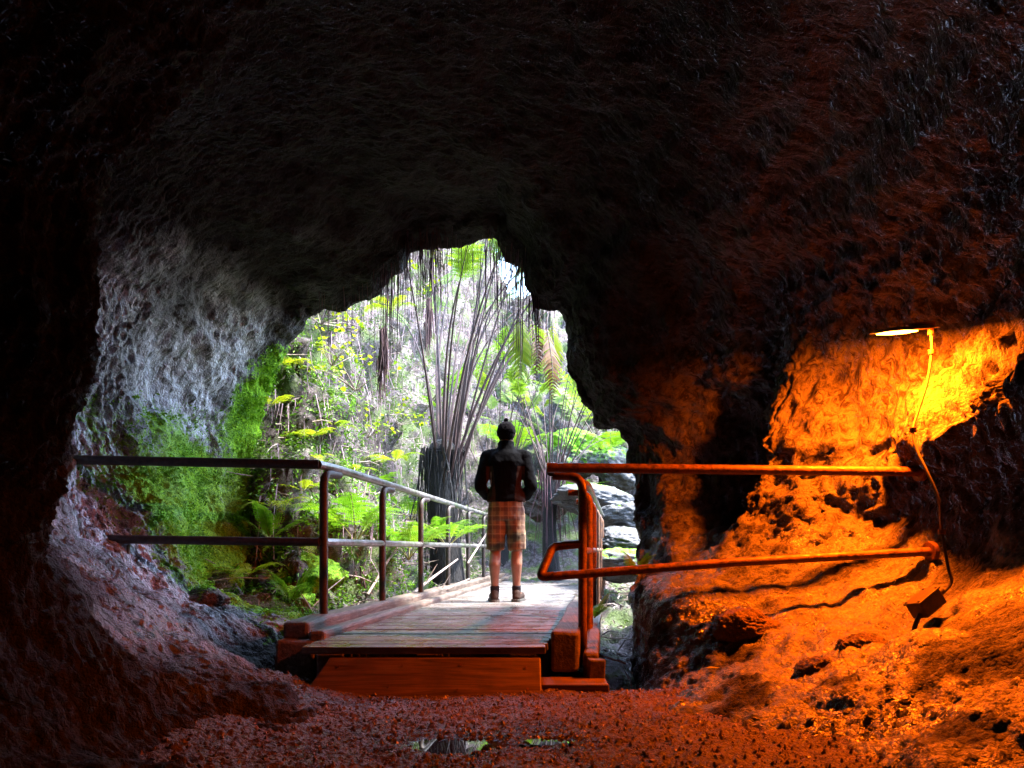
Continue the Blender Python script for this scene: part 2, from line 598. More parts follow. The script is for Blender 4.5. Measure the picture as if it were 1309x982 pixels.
cells = cells * (1 - .45 * leftw_ * sstep(.9, .4, P[..., 2]))
rubble = fbm(P * 7, 4, .62) * .014 * (1 + .4 * bankw)
disp = amp * (big + mid) + (1 - .5 * near_lip) * (cells - .035 + rubble)
disp += near_lip * (fbm(P * 5, 4) * .045)
P2 = P - N * disp[..., None]
P2[..., 1] += (near_lip * fbm(P * 2.5 + 9, 3) * .10)
# moss mask: lower left wall close to the mouth, and the rim of the mouth
x, y, z = P2[..., 0], P2[..., 1], P2[..., 2]
moss = sstep(3.9, 5.2, y + .35 * fbm(P * 1.3 + 3, 3)) * sstep(2.5, 1.2, z) * (x < -.9)
moss = np.maximum(moss * .95, sstep(5.7, 6.15, y) * sstep(3.1, 2.2, z) * (x < -1.2) * .95)
moss = np.maximum(moss, sstep(6.1, 6.6, y) * .55)
moss = np.where(x > .3, moss * .35, moss)
moss = moss * (.68 + .32 * sstep(-.40, .10, fbm(P * np.array([2.6, 2.6, 1.6]) + 31, 4)))
sky_sheen = sstep(2.3, 3.4, y + .5 * fbm(P * .9 + 60, 3)) * sstep(6.4, 5.6, y) * (x < -1.2) * sstep(3.3, 2.4, z + .4 * fbm(P * 1.2 + 71, 2)) * sstep(.05, .3, z)  # where the blue-white skylight is painted into the left wall's colour
sky_sheen = sky_sheen * (.45 + .55 * sstep(-.3, .2, fbm(P * 1.7 + 80, 3))) * (1 - .8 * sstep(.3, .8, moss))
sky_sheen = sky_sheen * (.58 + .42 * sstep(.25, 1.0, z))
sky_sheen = np.maximum(sky_sheen, .04 + .10 * sstep(1.0, 1.6, x))
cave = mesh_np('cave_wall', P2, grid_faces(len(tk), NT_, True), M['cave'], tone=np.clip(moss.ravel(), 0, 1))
at_ = cave.data.attributes.new('sky_sheen', 'FLOAT', 'POINT')
at_.data.foreach_set('value', sky_sheen.ravel().astype(np.float32))
at_ = cave.data.attributes.new('wet', 'FLOAT', 'POINT')
at_.data.foreach_set('value', np.maximum(sky_sheen, .85 * bankw * sstep(-.4, .3, fbm(P * 2.2 + 19, 3))).ravel().astype(np.float32))
# close the dark end behind the camera
ring = P2[0]
ctr = np.array([[CX, -5.5, CZZ]])
n = len(ring)
mesh_np('cave_back', np.concatenate([ring, ctr]), np.stack([np.arange(n), (np.arange(n) + 1) % n, np.full(n, n)], -1), M['cave'], tone=np.zeros(n + 1))
for o in (cave, bpy.data.objects['cave_back']):
    tag(o, kind='structure')


def wall_hit(origin, direction, deps=[None]):
    from mathutils.bvhtree import BVHTree
    if deps[0] is None:
        deps[0] = BVHTree.FromPolygons([tuple(v) for v in P2[::2, ::2].reshape(-1, 3)],
                                       [tuple(f) for f in grid_faces(len(P2[::2]), NT_ // 2, True).tolist()])
    return deps[0].ray_cast(Vector(origin), Vector(direction).normalized())


# ------------------------------------------------------------------ cave floor
nx, ny = 560, 500
X, Yf = np.meshgrid(np.linspace(-2.6, 3.0, nx), np.linspace(-4, 3.86, ny) if False else np.concatenate([np.linspace(-4, 1.4, 80), np.linspace(1.412, 3.80, ny - 80)]))
pp = np.stack([X, Yf, np.zeros_like(X)], -1)
Z = fbm(pp * .9, 3) * .035 + fbm(pp * 5, 3) * .010 + billow(pp * 26, 2, .6) * .005 + np.maximum(perlin(pp * 50), .10) * .020
Z += sstep(.9, 2.2, X) * .16 + sstep(-.7, -1.5, X) * .12
# hollows that hold rain water
pud = [(at(585, 950, 1)[0] * 2.57, 2.57, .21, .10, .05), (at(706, 951, 1)[0] * 2.56, 2.56, .10, .035, .035), (-.50, 2.48, .05, .03, .02)]
for cx_, cy_, ax, ay, dp in pud:
    d = ((X - cx_) / ax)**2 + ((Yf - cy_) / ay)**2
    Z -= dp * np.exp(-d * 1.1)
edge = 3.60 + .05 * fbm(np.stack([X * 2.2, X * 0, X * 0], -1), 3)
Z -= sstep(edge, edge + .16, Yf) * .42
wetf = np.zeros_like(X)
for cx_, cy_, ax, ay, dp in pud:
    wetf = np.maximum(wetf, np.exp(-(((X - cx_) / (ax * 1.9))**2 + ((Yf - cy_) / (ay * 2.4))**2) * .9))
wetf = np.clip(wetf + .5 * sstep(.1, .7, fbm(pp * 1.3 + 50, 3)), 0, 1)
fl = mesh_np('cave_floor', np.stack([X, Yf, Z], -1), grid_faces(ny, nx), M['floor'], tone=wetf.ravel())
tag(fl, kind='structure')
fz = lambda x_, y_: float(Z[np.argmin(np.abs(Yf[:, 0] - y_)), np.argmin(np.abs(X[0] - x_))])

k = NT('rain_water')
k.set(color=(.01, .008, .006), rough=.02, spec=1.0)
k.bsdf.inputs['IOR'].default_value = 1.6
M['water'] = k.m
for cx_, cy_, ax, ay, dp in pud[:2]:
    a = np.linspace(0, 2 * np.pi, 40, endpoint=False)
    vs = [(cx_ + ax * 1.25 * math.cos(t), cy_ + ay * 1.3 * math.sin(t), 0) for t in a]
    zz = fz(cx_, cy_) + dp * .74
    m = MB()
    m.add([(v[0], v[1], zz) for v in vs], [tuple(range(40))])
    o = m.build('puddle', M['water'])
    tag(o, kind='structure')

# loose cinder and gravel lying on the floor
ng = 17000
gx_ = rng.uniform(-1.9, 2.3, ng)
gy_ = 1.3 + 2.35 * rng.random(ng)
gz_ = Z[np.searchsorted(Yf[:, 0], gy_).clip(0, ny - 1), np.searchsorted(X[0], gx_).clip(0, nx - 1)]
rs_ = .0028 + .0075 * rng.random(ng)**3
octv = np.array([(1, 0, 0), (-1, 0, 0), (0, 1, 0), (0, -1, 0), (0, 0, 1), (0, 0, -1)], float)
octf = np.array([(0, 2, 4), (2, 1, 4), (1, 3, 4), (3, 0, 4), (2, 0, 5), (1, 2, 5), (3, 1, 5), (0, 3, 5)])
V_ = octv[None] * rs_[:, None, None] * rng.uniform(.55, 1.25, (ng, 6, 1)) + rng.normal(size=(ng, 6, 3)) * rs_[:, None, None] * .22
V_ = V_ + np.stack([gx_, gy_, gz_ + rs_ * .3], -1)[:, None, :]
inp = np.zeros(ng, bool)
for cx_, cy_, ax, ay, dp in pud:
    inp |= ((gx_ - cx_) / (ax * 1.1))**2 + ((gy_ - cy_) / (ay * 1.1))**2 < 1
V_, ng = V_[~inp], int((~inp).sum())
k = NT('cinder_gravel')
M['gravel'] = k.set(color=k.ramp(k.attr('tone'), [(0, (.05, .032, .024)), (.6, (.14, .085, .056)), (1, (.28, .18, .12))]), rough=.45)
o = mesh_np('gravel', V_.reshape(-1, 3), (octf[None] + 6 * np.arange(ng)[:, None, None]).reshape(-1, 3), M['gravel'], smooth=False, tone=np.repeat(rng.random(ng), 6))
tag(o, kind='stuff')
# ------------------------------------------------------------------ timber and pipe materials
k = NT('wet_deck_board')
v = k.coord((3, 60, 60))
gr = k.noise(v, 1, 5, .65)
st = k.noise(k.coord(), 3.5, 5, .65)
col = k.ramp(gr, [(.3, (.10, .09, .088)), (.6, (.25, .235, .235)), (.8, (.38, .365, .37))])
col = k.mix(k.ramp(st, [(.45, 0.0), (.62, .85)]), col, (.075, .055, .045))
col = k.mix(k.ramp(k.noise(k.coord(), 6, 3), [(.60, 0.0), (.72, .6)]), col, (.12, .13, .09))
col = k.mix(k.math('MULTIPLY', k.attr('tone'), .5), col, (.10, .08, .07))
M['deck'] = k.set(color=col, rough=k.ramp(k.noise(k.coord(), 5, 5, .6), [(.40, .14), (.60, .45)]), normal=k.bump(gr, .35, .006, k.bump(st, .3, .012)))
k = NT('old_timber')
gr = k.noise(k.coord((50, 2.5, 50)), 1, 5, .65)
st = k.noise(k.coord(), 5, 5, .65)
col = k.ramp(gr, [(.3, (.045, .030, .024)), (.55, (.13, .095, .075)), (.8, (.24, .19, .16))])
col = k.mix(k.ramp(st, [(.48, 0.0), (.62, .8)]), col, (.05, .035, .025))
M['timber'] = k.set(color=col, rough=.6, normal=k.bump(gr, .8, .012, k.bump(st, .6, .02)))
k = NT('ramp_timber')
gr = k.noise(k.coord((2.0, 30, 45)), 1, 6, .6, 1.2)
st = k.noise(k.coord(), 4, 4, .6)
col = k.ramp(gr, [(.3, (.05, .028, .014)), (.5, (.14, .080, .042)), (.72, (.24, .15, .08))])
col = k.mix(k.ramp(st, [(.5, 0.0), (.68, .7)]), col, (.07, .04, .02))
M['ramp'] = k.set(color=col, rough=.55, normal=k.bump(gr, .5, .006))
k = NT('rusty_steel_pipe')
ru = k.noise(k.coord(), 11, 6, .7)
sp = k.noise(k.coord(), 60, 3, .6)
col = k.ramp(ru, [(.35, (.035, .022, .018)), (.5, (.11, .050, .030)), (.65, (.17, .085, .045))])
fl_ = k.noise(k.coord(), 26, 5, .75)
col = k.mix(k.ramp(fl_, [(.50, 0.0), (.56, .85)]), col, (.20, .085, .035))
col = k.mix(k.ramp(fl_, [(.36, .8), (.42, 0.0)]), col, (.018, .014, .013))
M['pipe'] = k.set(color=col, rough=k.ramp(fl_, [(.42, .34), (.56, .75)]), normal=k.bump(sp, .5, .004, k.bump(fl_, .6, .006)), metal=.25)
k = NT('weathered_galvanised_pipe')
ru = k.noise(k.coord(), 9, 6, .7)
sp = k.noise(k.coord(), 60, 3, .6)
al = k.noise(k.coord(), 4, 4, .6)
col = k.ramp(ru, [(.35, (.07, .055, .05)), (.52, (.18, .17, .17)), (.7, (.30, .30, .31))])
col = k.mix(k.ramp(al, [(.5, 0.0), (.65, .7)]), col, (.06, .10, .03))
M['pipe_grey'] = k.set(color=col, rough=.36, normal=k.bump(sp, .3, .003), metal=.4)

# ------------------------------------------------------------------ boardwalk
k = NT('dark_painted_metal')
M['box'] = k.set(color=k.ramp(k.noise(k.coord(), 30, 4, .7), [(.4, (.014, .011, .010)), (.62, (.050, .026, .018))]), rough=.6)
SL = .139                                          # the walk runs a little to the right of the camera axis
DZ = .22


def walk(u, y):
    """x of a line parallel to the walk that passes x = u at y = 4"""
    return u + SL * (y - 4)


ang = -math.atan(SL)
RZ = Matrix.Rotation(ang, 3, 'Z')
bw = empty('boardwalk', (walk(-.45, 4), 4, 0), label='long wooden boardwalk of narrow wet planks leading out of the cave', cat='boardwalk')
bw0 = Vector(bw.location)
m = MB()
y = 3.66
i = 0
while y < 13.2:
    w = .112 if y < 10 else .14
    xl, xr = walk(-1.10, y), walk(.235, y)
    c = Vector(((xl + xr) / 2, y, DZ - .02 + random.uniform(-.0025, .0025))) - bw0
    m.box(c, ((xr - xl) + random.uniform(-.012, .012), w - random.uniform(.013, .019), .04),
          Matrix.Rotation(random.uniform(-.004, .004), 3, 'Z') @ Matrix.Rotation(random.uniform(-.01, .01), 3, 'X'), tone=random.random(), jitter=.0015)
    y += w
m.build('deck_planks', M['deck'], bw, bevel=.004)


def beam(name, u0, u1, y0, y1, z0, z1, mat, rough=.0, seg=1):
    mm = MB()
    xc0, xc1 = walk((u0 + u1) / 2, y0), walk((u0 + u1) / 2, y1)
    c = Vector(((xc0 + xc1) / 2, (y0 + y1) / 2, (z0 + z1) / 2))
    # lengthwise timber with slightly worn edges
    L = y1 - y0
    n = max(1, int(L / .35)) if rough else 1
    vs, fs = [], []
    for a in range(n + 1):
        yy = y0 + L * a / n
        for (uu, zz) in ((u0, z0), (u1, z0), (u1, z1), (u0, z1)):
            j = [random.uniform(-rough, rough) for _ in range(3)] if rough else (0, 0, 0)
            vs.append(Vector((walk(uu, yy) + j[0], yy + (0 if 0 < a < n else j[1]), zz + j[2])) - bw0)
    for a in range(n):
        b = a * 4
        for q in range(4):
            fs.append((b + q, b + (q + 1) % 4, b + 4 + (q + 1) % 4, b + 4 + q))
    fs += [(3, 2, 1, 0), (n * 4, n * 4 + 1, n * 4 + 2, n * 4 + 3)]
    mm.add(vs, fs)
    return mm.build(name, mat, bw, bevel=.012 if not rough else .02)


beam('kerb_log', -1.39, -1.235, 4.02, 12.9, .10, .315, M['timber'], .008)
beam('kerb_rail', -1.215, -1.115, 3.97, 12.9, .10, .262, M['timber'], .004)
beam('kerb_log', .25, .41, 3.74, 12.9, .055, .285, M['timber'], .008)
beam('side_beam', .432, .52, 3.78, 12.5, -.10, .165, M['timber'], .004)
beam('stringer', -1.06, -.9, 3.72, 12.5, -.20, .168, M['timber'])
beam('stringer', -.5, -.34, 3.72, 12.5, -.20, .168, M['timber'])
beam('stringer', .02, .18, 3.72, 12.5, -.20, .168, M['timber'])
# sloping board in front of the first plank
m = MB()
A = [Vector(t) - bw0 for t in ((-1.10, 3.44, -.03), (.155, 3.44, -.03), (.155, 3.585, .165), (-.985, 3.585, .165))]
off = Vector((0, .035, .03)) * 1.0
B = [p + Vector((0, .05, -.012)) for p in A]
m.add(A + B, [(0, 1, 2, 3), (7, 6, 5, 4), (0, 4, 5, 1), (1, 5, 6, 2), (2, 6, 7, 3), (3, 7, 4, 0)])
rb = m.build('ramp_board', M['ramp'], bw, bevel=.008)
nv_ = (A[1] - A[0]).cross(A[3] - A[0]).normalized()
for fx_, fy_ in ((.06, .2), (.07, .78), (.34, .3), (.36, .8), (.64, .22), (.63, .82), (.94, .25), (.93, .75)):
    p_ = A[0].lerp(A[1], fx_).lerp(A[3].lerp(A[2], fx_), fy_)
    m = MB()
    m.tube([p_ - nv_ * .004, p_ + nv_ * .0035], .008, 10)
    m.build('nail', M['pipe'], rb, smooth=True)
m = MB()
m.box(Vector((-.42, 3.655, .02)) - bw0, (1.14, .05, .27))
m.build('end_board', M['timber'], bw, bevel=.006)
m = MB()
m.box(Vector((-1.29, 4.06, .05)) - bw0, (.22, .26, .30), jitter=.015)
m.build('end_block', M['timber'], bw, bevel=.02)
m = MB()
m.box(Vector((.335, 3.62, .012)) - bw0, (.36, .21, .055), jitter=.006)
m.build('sill_plank', M['ramp'], bw, bevel=.008)
m = MB()
m.box(Vector((.47, 3.72, .06)) - bw0, (.09, .10, .15), jitter=.006)
m.build('foot_block', M['timber'], bw, bevel=.008)

pl = MB()
p0 = Vector((-1.36, 3.52, .02))
pl.box((0, 0, 0), (.30, .20, .05), Matrix.Rotation(.25, 3, 'Z'), jitter=.012)
o = pl.build('plank_offcut', M['ramp'], bevel=.008, loc=p0)
tag(o, 'short pale plank lying on the floor left of the ramp board', 'plank')


# ------------------------------------------------------------------ railings
def bend(pts, r=.09, n=6):
    """round the corners of a polyline"""
    pts = [Vector(p) for p in pts]
    out = [pts[0]]
    for i in range(1, len(pts) - 1):
        a, b, c = pts[i - 1], pts[i], pts[i + 1]
        rr = min(r, (a - b).length * .49, (c - b).length * .49)
        p, q = b + (a - b).normalized() * rr, b + (c - b).normalized() * rr
        for t in np.linspace(0, 1, n):
            out.append(p * (1 - t)**2 + b * 2 * t * (1 - t) + q * t**2)
    out.append(pts[-1])
    return out


def pipe(name, pts, r, mat, root, round_=.0):
    mm = MB()
    o0 = Vector(root.location)
    p = [Vector(q) - o0 for q in (bend(pts, round_) if round_ else pts)]
    mm.tube(p, r, 14)
    return mm.build(name, mat, root, smooth=True)


ul = -1.31
TOPL = CZ + (HY - 594) / F * 4.4
MIDL = CZ + (HY - 693) / F * 4.4
rl = empty('handrail', (walk(ul, 4.4), 4.4, .345), label='two-bar pipe handrail along the left boardwalk edge, ending at the mossy wall', cat='railing', group='pipe railings of the boardwalk')
px0 = walk(ul, 4.4)
far = 12.2
wl = wall_hit((px0, 4.4, TOPL), (-1, .0, .02))[0]
wl2 = wall_hit((px0, 4.4, MIDL), (-1, .0, .01))[0]
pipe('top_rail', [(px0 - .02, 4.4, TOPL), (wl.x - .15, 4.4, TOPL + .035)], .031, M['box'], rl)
pipe('top_rail', [(px0 - .03, 4.4, TOPL), (walk(ul, 4.62), 4.62, TOPL), (walk(ul, far), far, TOPL - .02)], .029, M['pipe_grey'], rl, .12)
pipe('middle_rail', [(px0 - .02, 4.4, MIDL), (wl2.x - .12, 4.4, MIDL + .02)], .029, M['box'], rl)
pipe('middle_rail', [(px0 - .03, 4.4, MIDL), (walk(ul, 4.62), 4.62, MIDL), (walk(ul, far), far, MIDL)], .027, M['pipe_grey'], rl, .12)
for j in range(7):
    yy = 4.42 + 1.17 * j
    xx = walk(ul, yy)
    pipe('post', [(xx, yy, .30), (xx, yy, TOPL - .055), (walk(ul, yy + .26), yy + .26, TOPL - .04)], .028, M['box'], rl, .10)
pipe('wall_prop', [(wl2.x + .10, 4.41, MIDL - .02), (wl2.x + .09, 4.41, MIDL - .30)], .012, M['pipe_grey'], rl)

# right railing
YR = 4.0
TOPR = CZ + (HY - 600) / F * YR
ur = .425
SR = .160
wr = lambda yy: ur + SR * (yy - YR)
rr = empty('handrail', (ur, YR, .05), label='rusty pipe handrail with a welded end loop and bars running to the lamplit wall', cat='railing', group='pipe railings of the boardwalk')
a0 = at(699, 598, 3.90)
a1 = at(1163, 603, 3.98)
pipe('top_rail', [a0, a1 + Vector((.06, 0, 0))], .0285, M['pipe'], rr)
b0 = at(690, 738, 3.90)
b1 = at(1188, 705, 3.90)
c0_ = at(706, 699, 4.02)
c1_ = at(745, 695, 4.0)
pipe('lower_rail', [c1_, c0_, b0, b0 * .5 + b1 * .5 + Vector((0, 0, .012)), b1], .0265, M['pipe'], rr, .035)
hz = CZ + (HY - 609) / F * YR
pipe('post', [(ur, YR, .06), (ur, YR, hz), at(706, 608, 4.02)], .027, M['pipe'], rr, .10)
zt = TOPR - .03
pipe('top_rail', [at(704, 604, 4.0), (wr(4.55), 4.55, zt + .0), (wr(11.6), 11.6, zt)], .024, M['pipe_grey'], rr, .2)
pipe('middle_rail', [(wr(4.0), 4.0, .74), (wr(11.6), 11.6, .74)], .022, M['pipe'], rr)
for j in range(1, 8):
    yy = YR + .95 * j
    xx = wr(yy)
    pipe('post', [(xx, yy, .05), (xx, yy, zt - .035), (xx - .16, yy, zt - .030)], .026, M['pipe'], rr, .08)

for q_, ax_ in ((a1 + Vector((.05, 0, 0)), Vector((1, .1, 0))), (b1 + Vector((-.005, 0, 0)), Vector((1, .1, .1)))):
    m = MB()
    m.tube([q_ - Vector(rr.location), q_ + ax_ * .03 - Vector(rr.location)], .058, 16)
    m.build('wall_flange', M['pipe'], rr, smooth=True, bevel=.003)
# far railing where the path turns
fr = empty('handrail', (.30, 13.6, .25), label='low grey pipe handrail far along the path behind the hiker', cat='railing', group='pipe railings of the boardwalk')
pa, pb = Vector((-.25, 14.6, 1.05)), Vector((.62, 13.4, 1.15))
pipe('top_rail', [pa, pb], .03, M['pipe_grey'], fr)
pipe('middle_rail', [pa - Vector((0, 0, .55)), pb - Vector((0, 0, .55))], .028, M['pipe_grey'], fr)
for q in (pa, (pa + pb) / 2, pb):
    pipe('post', [q - Vector((0, 0, 1.1)), q + Vector((0, 0, .0))], .03, M['pipe_grey'], fr)
m = MB()
m.box((0, 0, .24), (.26, .22, .5), jitter=.02)
o = m.build('timber_bollard', M['timber'], bevel=.02, loc=(.40, 12.95, .15))
tag(o, 'dark stubby timber bollard where the boardwalk ends', 'bollard')

# ------------------------------------------------------------------ cave lamp
k = NT('painted_shade')
k.set(color=(.45, .40, .34), rough=.5)
k.bsdf.inputs['Base Color'].default_value = (.5, .42, .30, 1)
M['shade'] = k.m
k = NT('sodium_bulb')
e = k.n('ShaderNodeEmission')
e.inputs['Color'].default_value = (1, .22, .012, 1)
e.inputs['Strength'].default_value = 9
k.l(e.outputs[0], k.out.inputs['Surface'])
M['bulb'] = k.m
k = NT('grey_conduit')
M['conduit'] = k.set(color=(.035, .03, .026), rough=.7)
YL = 3.75
lp = at(1150, 424, YL)
lamp = empty('wall_lamp', at(1186, 770, 3.55), label='orange lamp under a thin shade on a bent conduit with a box below', cat='lamp')
L0 = Vector(lamp.location)
m = MB()
c = at(1156, 422, YL)
tilt = Matrix.Rotation(math.radians(13.5), 3, 'X') @ Matrix.Rotation(math.radians(-5), 3, 'Y')
n = 28
top, bot = [], []
for i in range(n):
    a = 2 * math.pi * i / n
    rx, ry = .19, .105
    top.append(c - L0 + tilt @ Vector((rx * .72 * math.cos(a), ry * .72 * math.sin(a), .016)))
    bot.append(c - L0 + tilt @ Vector((rx * math.cos(a), ry * math.sin(a), -.004)))
inn = [c - L0 + tilt @ Vector((.2 * .7 * math.cos(2 * math.pi * i / n), (.1 * .7) * math.sin(2 * math.pi * i / n), .010)) for i in range(n)]
vs = top + bot + inn
fs = [tuple(range(n))] + [(i, n + i, n + (i + 1) % n, (i + 1) % n) for i in range(n)] + [(n + i, 2 * n + i, 2 * n + (i + 1) % n, n + (i + 1) % n) for i in range(n)] + [tuple(range(2 * n, 3 * n))]
m.add(vs, fs)
m.build('lamp_shade', M['shade'], lamp, smooth=True)
m = MB()
bc = c + tilt @ Vector((-.03, .0, -.010))
m.tube([bc - L0 + tilt @ Vector((-.125 + .23 * t, 0, 0)) for t in np.linspace(0, 1, 9)], [.003, .006, .009, .010, .010, .010, .009, .006, .003], 12)
m.build('bulb', M['bulb'], lamp, smooth=True)
m = MB()
m.box(c - L0 + Vector((.10, .0, .026)), (.12, .055, .035), tilt)
m.tube([c - L0 + Vector((.15, .0, .026)), at(1190, 420, YL + .03) - L0, at(1190, 428, YL + .03) - L0], .017, 10)
m.build('lamp_holder', M['pipe'], lamp, bevel=.004)
cond = [at(1190, 424, YL + .03), at(1191, 450, YL + .02), at(1185, 490, 3.75), at(1174, 525, 3.72), at(1167, 550, 3.66), at(1172, 575, 3.6), at(1186, 605, 3.52), at(1200, 640, 3.46), at(1204, 680, 3.42), at(1212, 725, 3.38), at(1216, 745, 3.35), at(1200, 763, 3.33)]


def spline(pts, n=8):
    pts = [Vector(p) for p in pts]
    out = []
    for i in range(len(pts) - 1):
        p0, p1, p2, p3 = pts[max(i - 1, 0)], pts[i], pts[i + 1], pts[min(i + 2, len(pts) - 1)]
        for t in np.linspace(0, 1, n, endpoint=False):
            out.append(.5 * ((2 * p1) + (p2 - p0) * t + (2 * p0 - 5 * p1 + 4 * p2 - p3) * t * t + (3 * p1 - p0 - 3 * p2 + p3) * t**3))
    out.append(pts[-1])
    return out


m = MB()
m.tube([p - L0 for p in spline(cond)], .0075, 10)
m.build('conduit', M['conduit'], lamp, smooth=True)
m = MB()
m.box((0, 0, 0), (.15, .09, .08), Matrix.Rotation(-.55, 3, 'Y') @ Matrix.Rotation(.3, 3, 'Z'))
jb = m.build('junction_box', M['box'], lamp, bevel=.006)
jb.location = at(1184, 772, 3.30) - L0
m = MB()
R_ = Matrix.Rotation(-.55, 3, 'Y') @ Matrix.Rotation(.3, 3, 'Z')
m.box(R_ @ Vector((0, 0, .044)), (.160, .100, .010), R_)
for sx_ in (-1, 1):
    for sy_ in (-1, 1):
        m.tube([R_ @ Vector((sx_ * .066, sy_ * .037, .046)), R_ @ Vector((sx_ * .066, sy_ * .037, .054))], .007, 8)
m.build('lid', M['box'], jb, bevel=.003)
m = MB()
m.tube([R_ @ Vector((.072, 0, .0)), R_ @ Vector((.125, 0, .0))], .019, 10)
m.build('gland', M['conduit'], jb, smooth=True)
for ci in (1, 4, 8):
    cp = cond[ci] - L0
    m = MB()
    m.tube([cp + Vector((0, 0, -.012)), cp + Vector((0, 0, .012))], .0185, 10)
    m.tube([cp, cp + Vector((.035, .03, 0))], .006, 6)
    m.build('clip', M['pipe'], lamp, smooth=True)
m = MB()
m.tube(spline([jb.location + Vector((-.05, -.03, -.05)), jb.location + Vector((-.09, -.05, -.12)), jb.location + Vector((-.11, -.07, -.22))]), .011, 8)
m.build('cable', M['conduit'], lamp, smooth=True)

ld = bpy.data.lights.new('lamp_light', 'AREA')
ld.shape = 'ELLIPSE'
ld.size = .24
ld.size_y = .10
ld.energy = LAMP_W
ld.color = (1.0, .118, .002)
lo = bpy.data.objects.new('lamp_light', ld)
lo.matrix_world = Matrix.Translation(c + tilt @ Vector((.0, .0, -.006))) @ tilt.to_4x4()
COL.objects.link(lo)
# ------------------------------------------------------------------ the gully outside
def terr(x, y):
    u = x - (-.45 + SL * (y - 4))
    out = -.16 + .055 * np.clip(y - 4, 0, 9)
    fadeL, fadeR = sstep(5.7, 7.0, y), sstep(5.4, 7.2, y)
    left = sstep(1.05, 2.7, -u - .06 * (y - 7)) * 3.3 + np.maximum(0, -u - 2.3) * 1.25
    right = sstep(1.15, 3.2, u - .05 * (y - 8)) * 1.1 + np.clip(u - 2.6, 0, 3) * .35
    far = sstep(11.5, 19.5, y + .25 * np.minimum(u, 0) - .9 * np.maximum(u - 3.2, 0)) * 7.6
    z = out + left * fadeL + right * fadeR + far
    z = z + sstep(-.9, -1.8, u) * sstep(4.2, 5.6, y) * .25
    return np.minimum(z, 11 + .2 * x)


gx, gy = 330, 330
X1, Y1 = np.meshgrid(np.linspace(-1, 1, gx), np.linspace(0, 1, gy))
X1 = np.sign(X1) * (np.abs(X1) * 5.5 + np.abs(X1)**4 * 8)
Y1 = 3.72 + Y1 * 13 + Y1**3 * 13
Z1 = terr(X1, Y1)
T = np.stack([X1, Y1, Z1], -1)
Tn = np.cross(np.gradient(T, axis=1), np.gradient(T, axis=0))
Tn /= np.linalg.norm(Tn, axis=-1, keepdims=True)
uu = X1 - (-.45 + SL * (Y1 - 4))
calm = .25 + .75 * sstep(.8, 1.8, np.abs(uu))
calm = np.maximum(calm, sstep(13, 14.5, Y1))
dd = (fbm(T * .8 + 3, 4) * .34 + billow(T * 2.3, 3) * .16) * calm + fbm(T * 6, 3) * .035 + billow(T * 14, 2) * .012
T2 = T + Tn * dd[..., None]
k = NT('gully_earth')
v = k.coord()
a = k.noise(v, 2.2, 6, .65)
b = k.noise(v, 16, 6, .7)
f_ = k.noise(v, 70, 4, .7)
col = k.ramp(b, [(.3, (.014, .010, .010)), (.5, (.055, .042, .043)), (.7, (.22, .18, .205))])
col = k.mix(k.ramp(a, [(.48, 0.0), (.60, .85)]), col, k.ramp(f_, [(.3, (.016, .04, .005)), (.6, (.065, .12, .012)), (.8, (.17, .22, .03))]))
M['earth'] = k.set(color=col, rough=.85, normal=k.bump(f_, .7, .02, k.bump(b, .8, .06)))
g = mesh_np('ground', T2, grid_faces(gy, gx), M['earth'])
tag(g, kind='structure')
from mathutils.bvhtree import BVHTree
TB = BVHTree.FromPolygons([tuple(q) for q in T2.reshape(-1, 3)], [tuple(q) for q in grid_faces(gy, gx).tolist()])


def ground(x, y):
    h = TB.ray_cast(Vector((x, y, 30)), Vector((0, 0, -1)))
    return h[0].z if h[0] else 0


def seen(px, py, lift=0.0, far=40):
    """point of the gully or of the cave wall that the eye meets at a pixel"""
    d = Vector(((px - HX) / F, 1, -(py - HY) / F)).normalized()
    h = TB.ray_cast(Vector((0, 0, CZ)) + d * 4.2, d)
    p, nrm = (h[0], h[1]) if h[0] else (at(px, py, 15), Vector((0, -1, 0)))
    if nrm.dot(d) > 0:
        nrm = -nrm
    return p + nrm * lift, nrm


k = NT('gravel_path')
a = k.noise(k.coord(), 30, 5, .7)
M['path'] = k.set(color=k.ramp(a, [(.3, (.16, .14, .135)), (.7, (.42, .40, .40))]), rough=.7, normal=k.bump(a, .5, .02))
ys_ = np.linspace(13.1, 16.2, 40)
us_ = np.linspace(-.75, .95, 24)
PX = np.array([[walk(-.45, yy) + uu_ + .05 * (yy - 13)**2 for uu_ in us_] for yy in ys_])
PY = np.repeat(ys_[:, None], 24, 1)
PZ = .19 + .03 * (PY - 13) + fbm(np.stack([PX, PY, PX * 0], -1) * 3, 3) * .02
o = mesh_np('path', np.stack([PX, PY, PZ], -1), grid_faces(40, 24), M['path'])
tag(o, kind='structure')


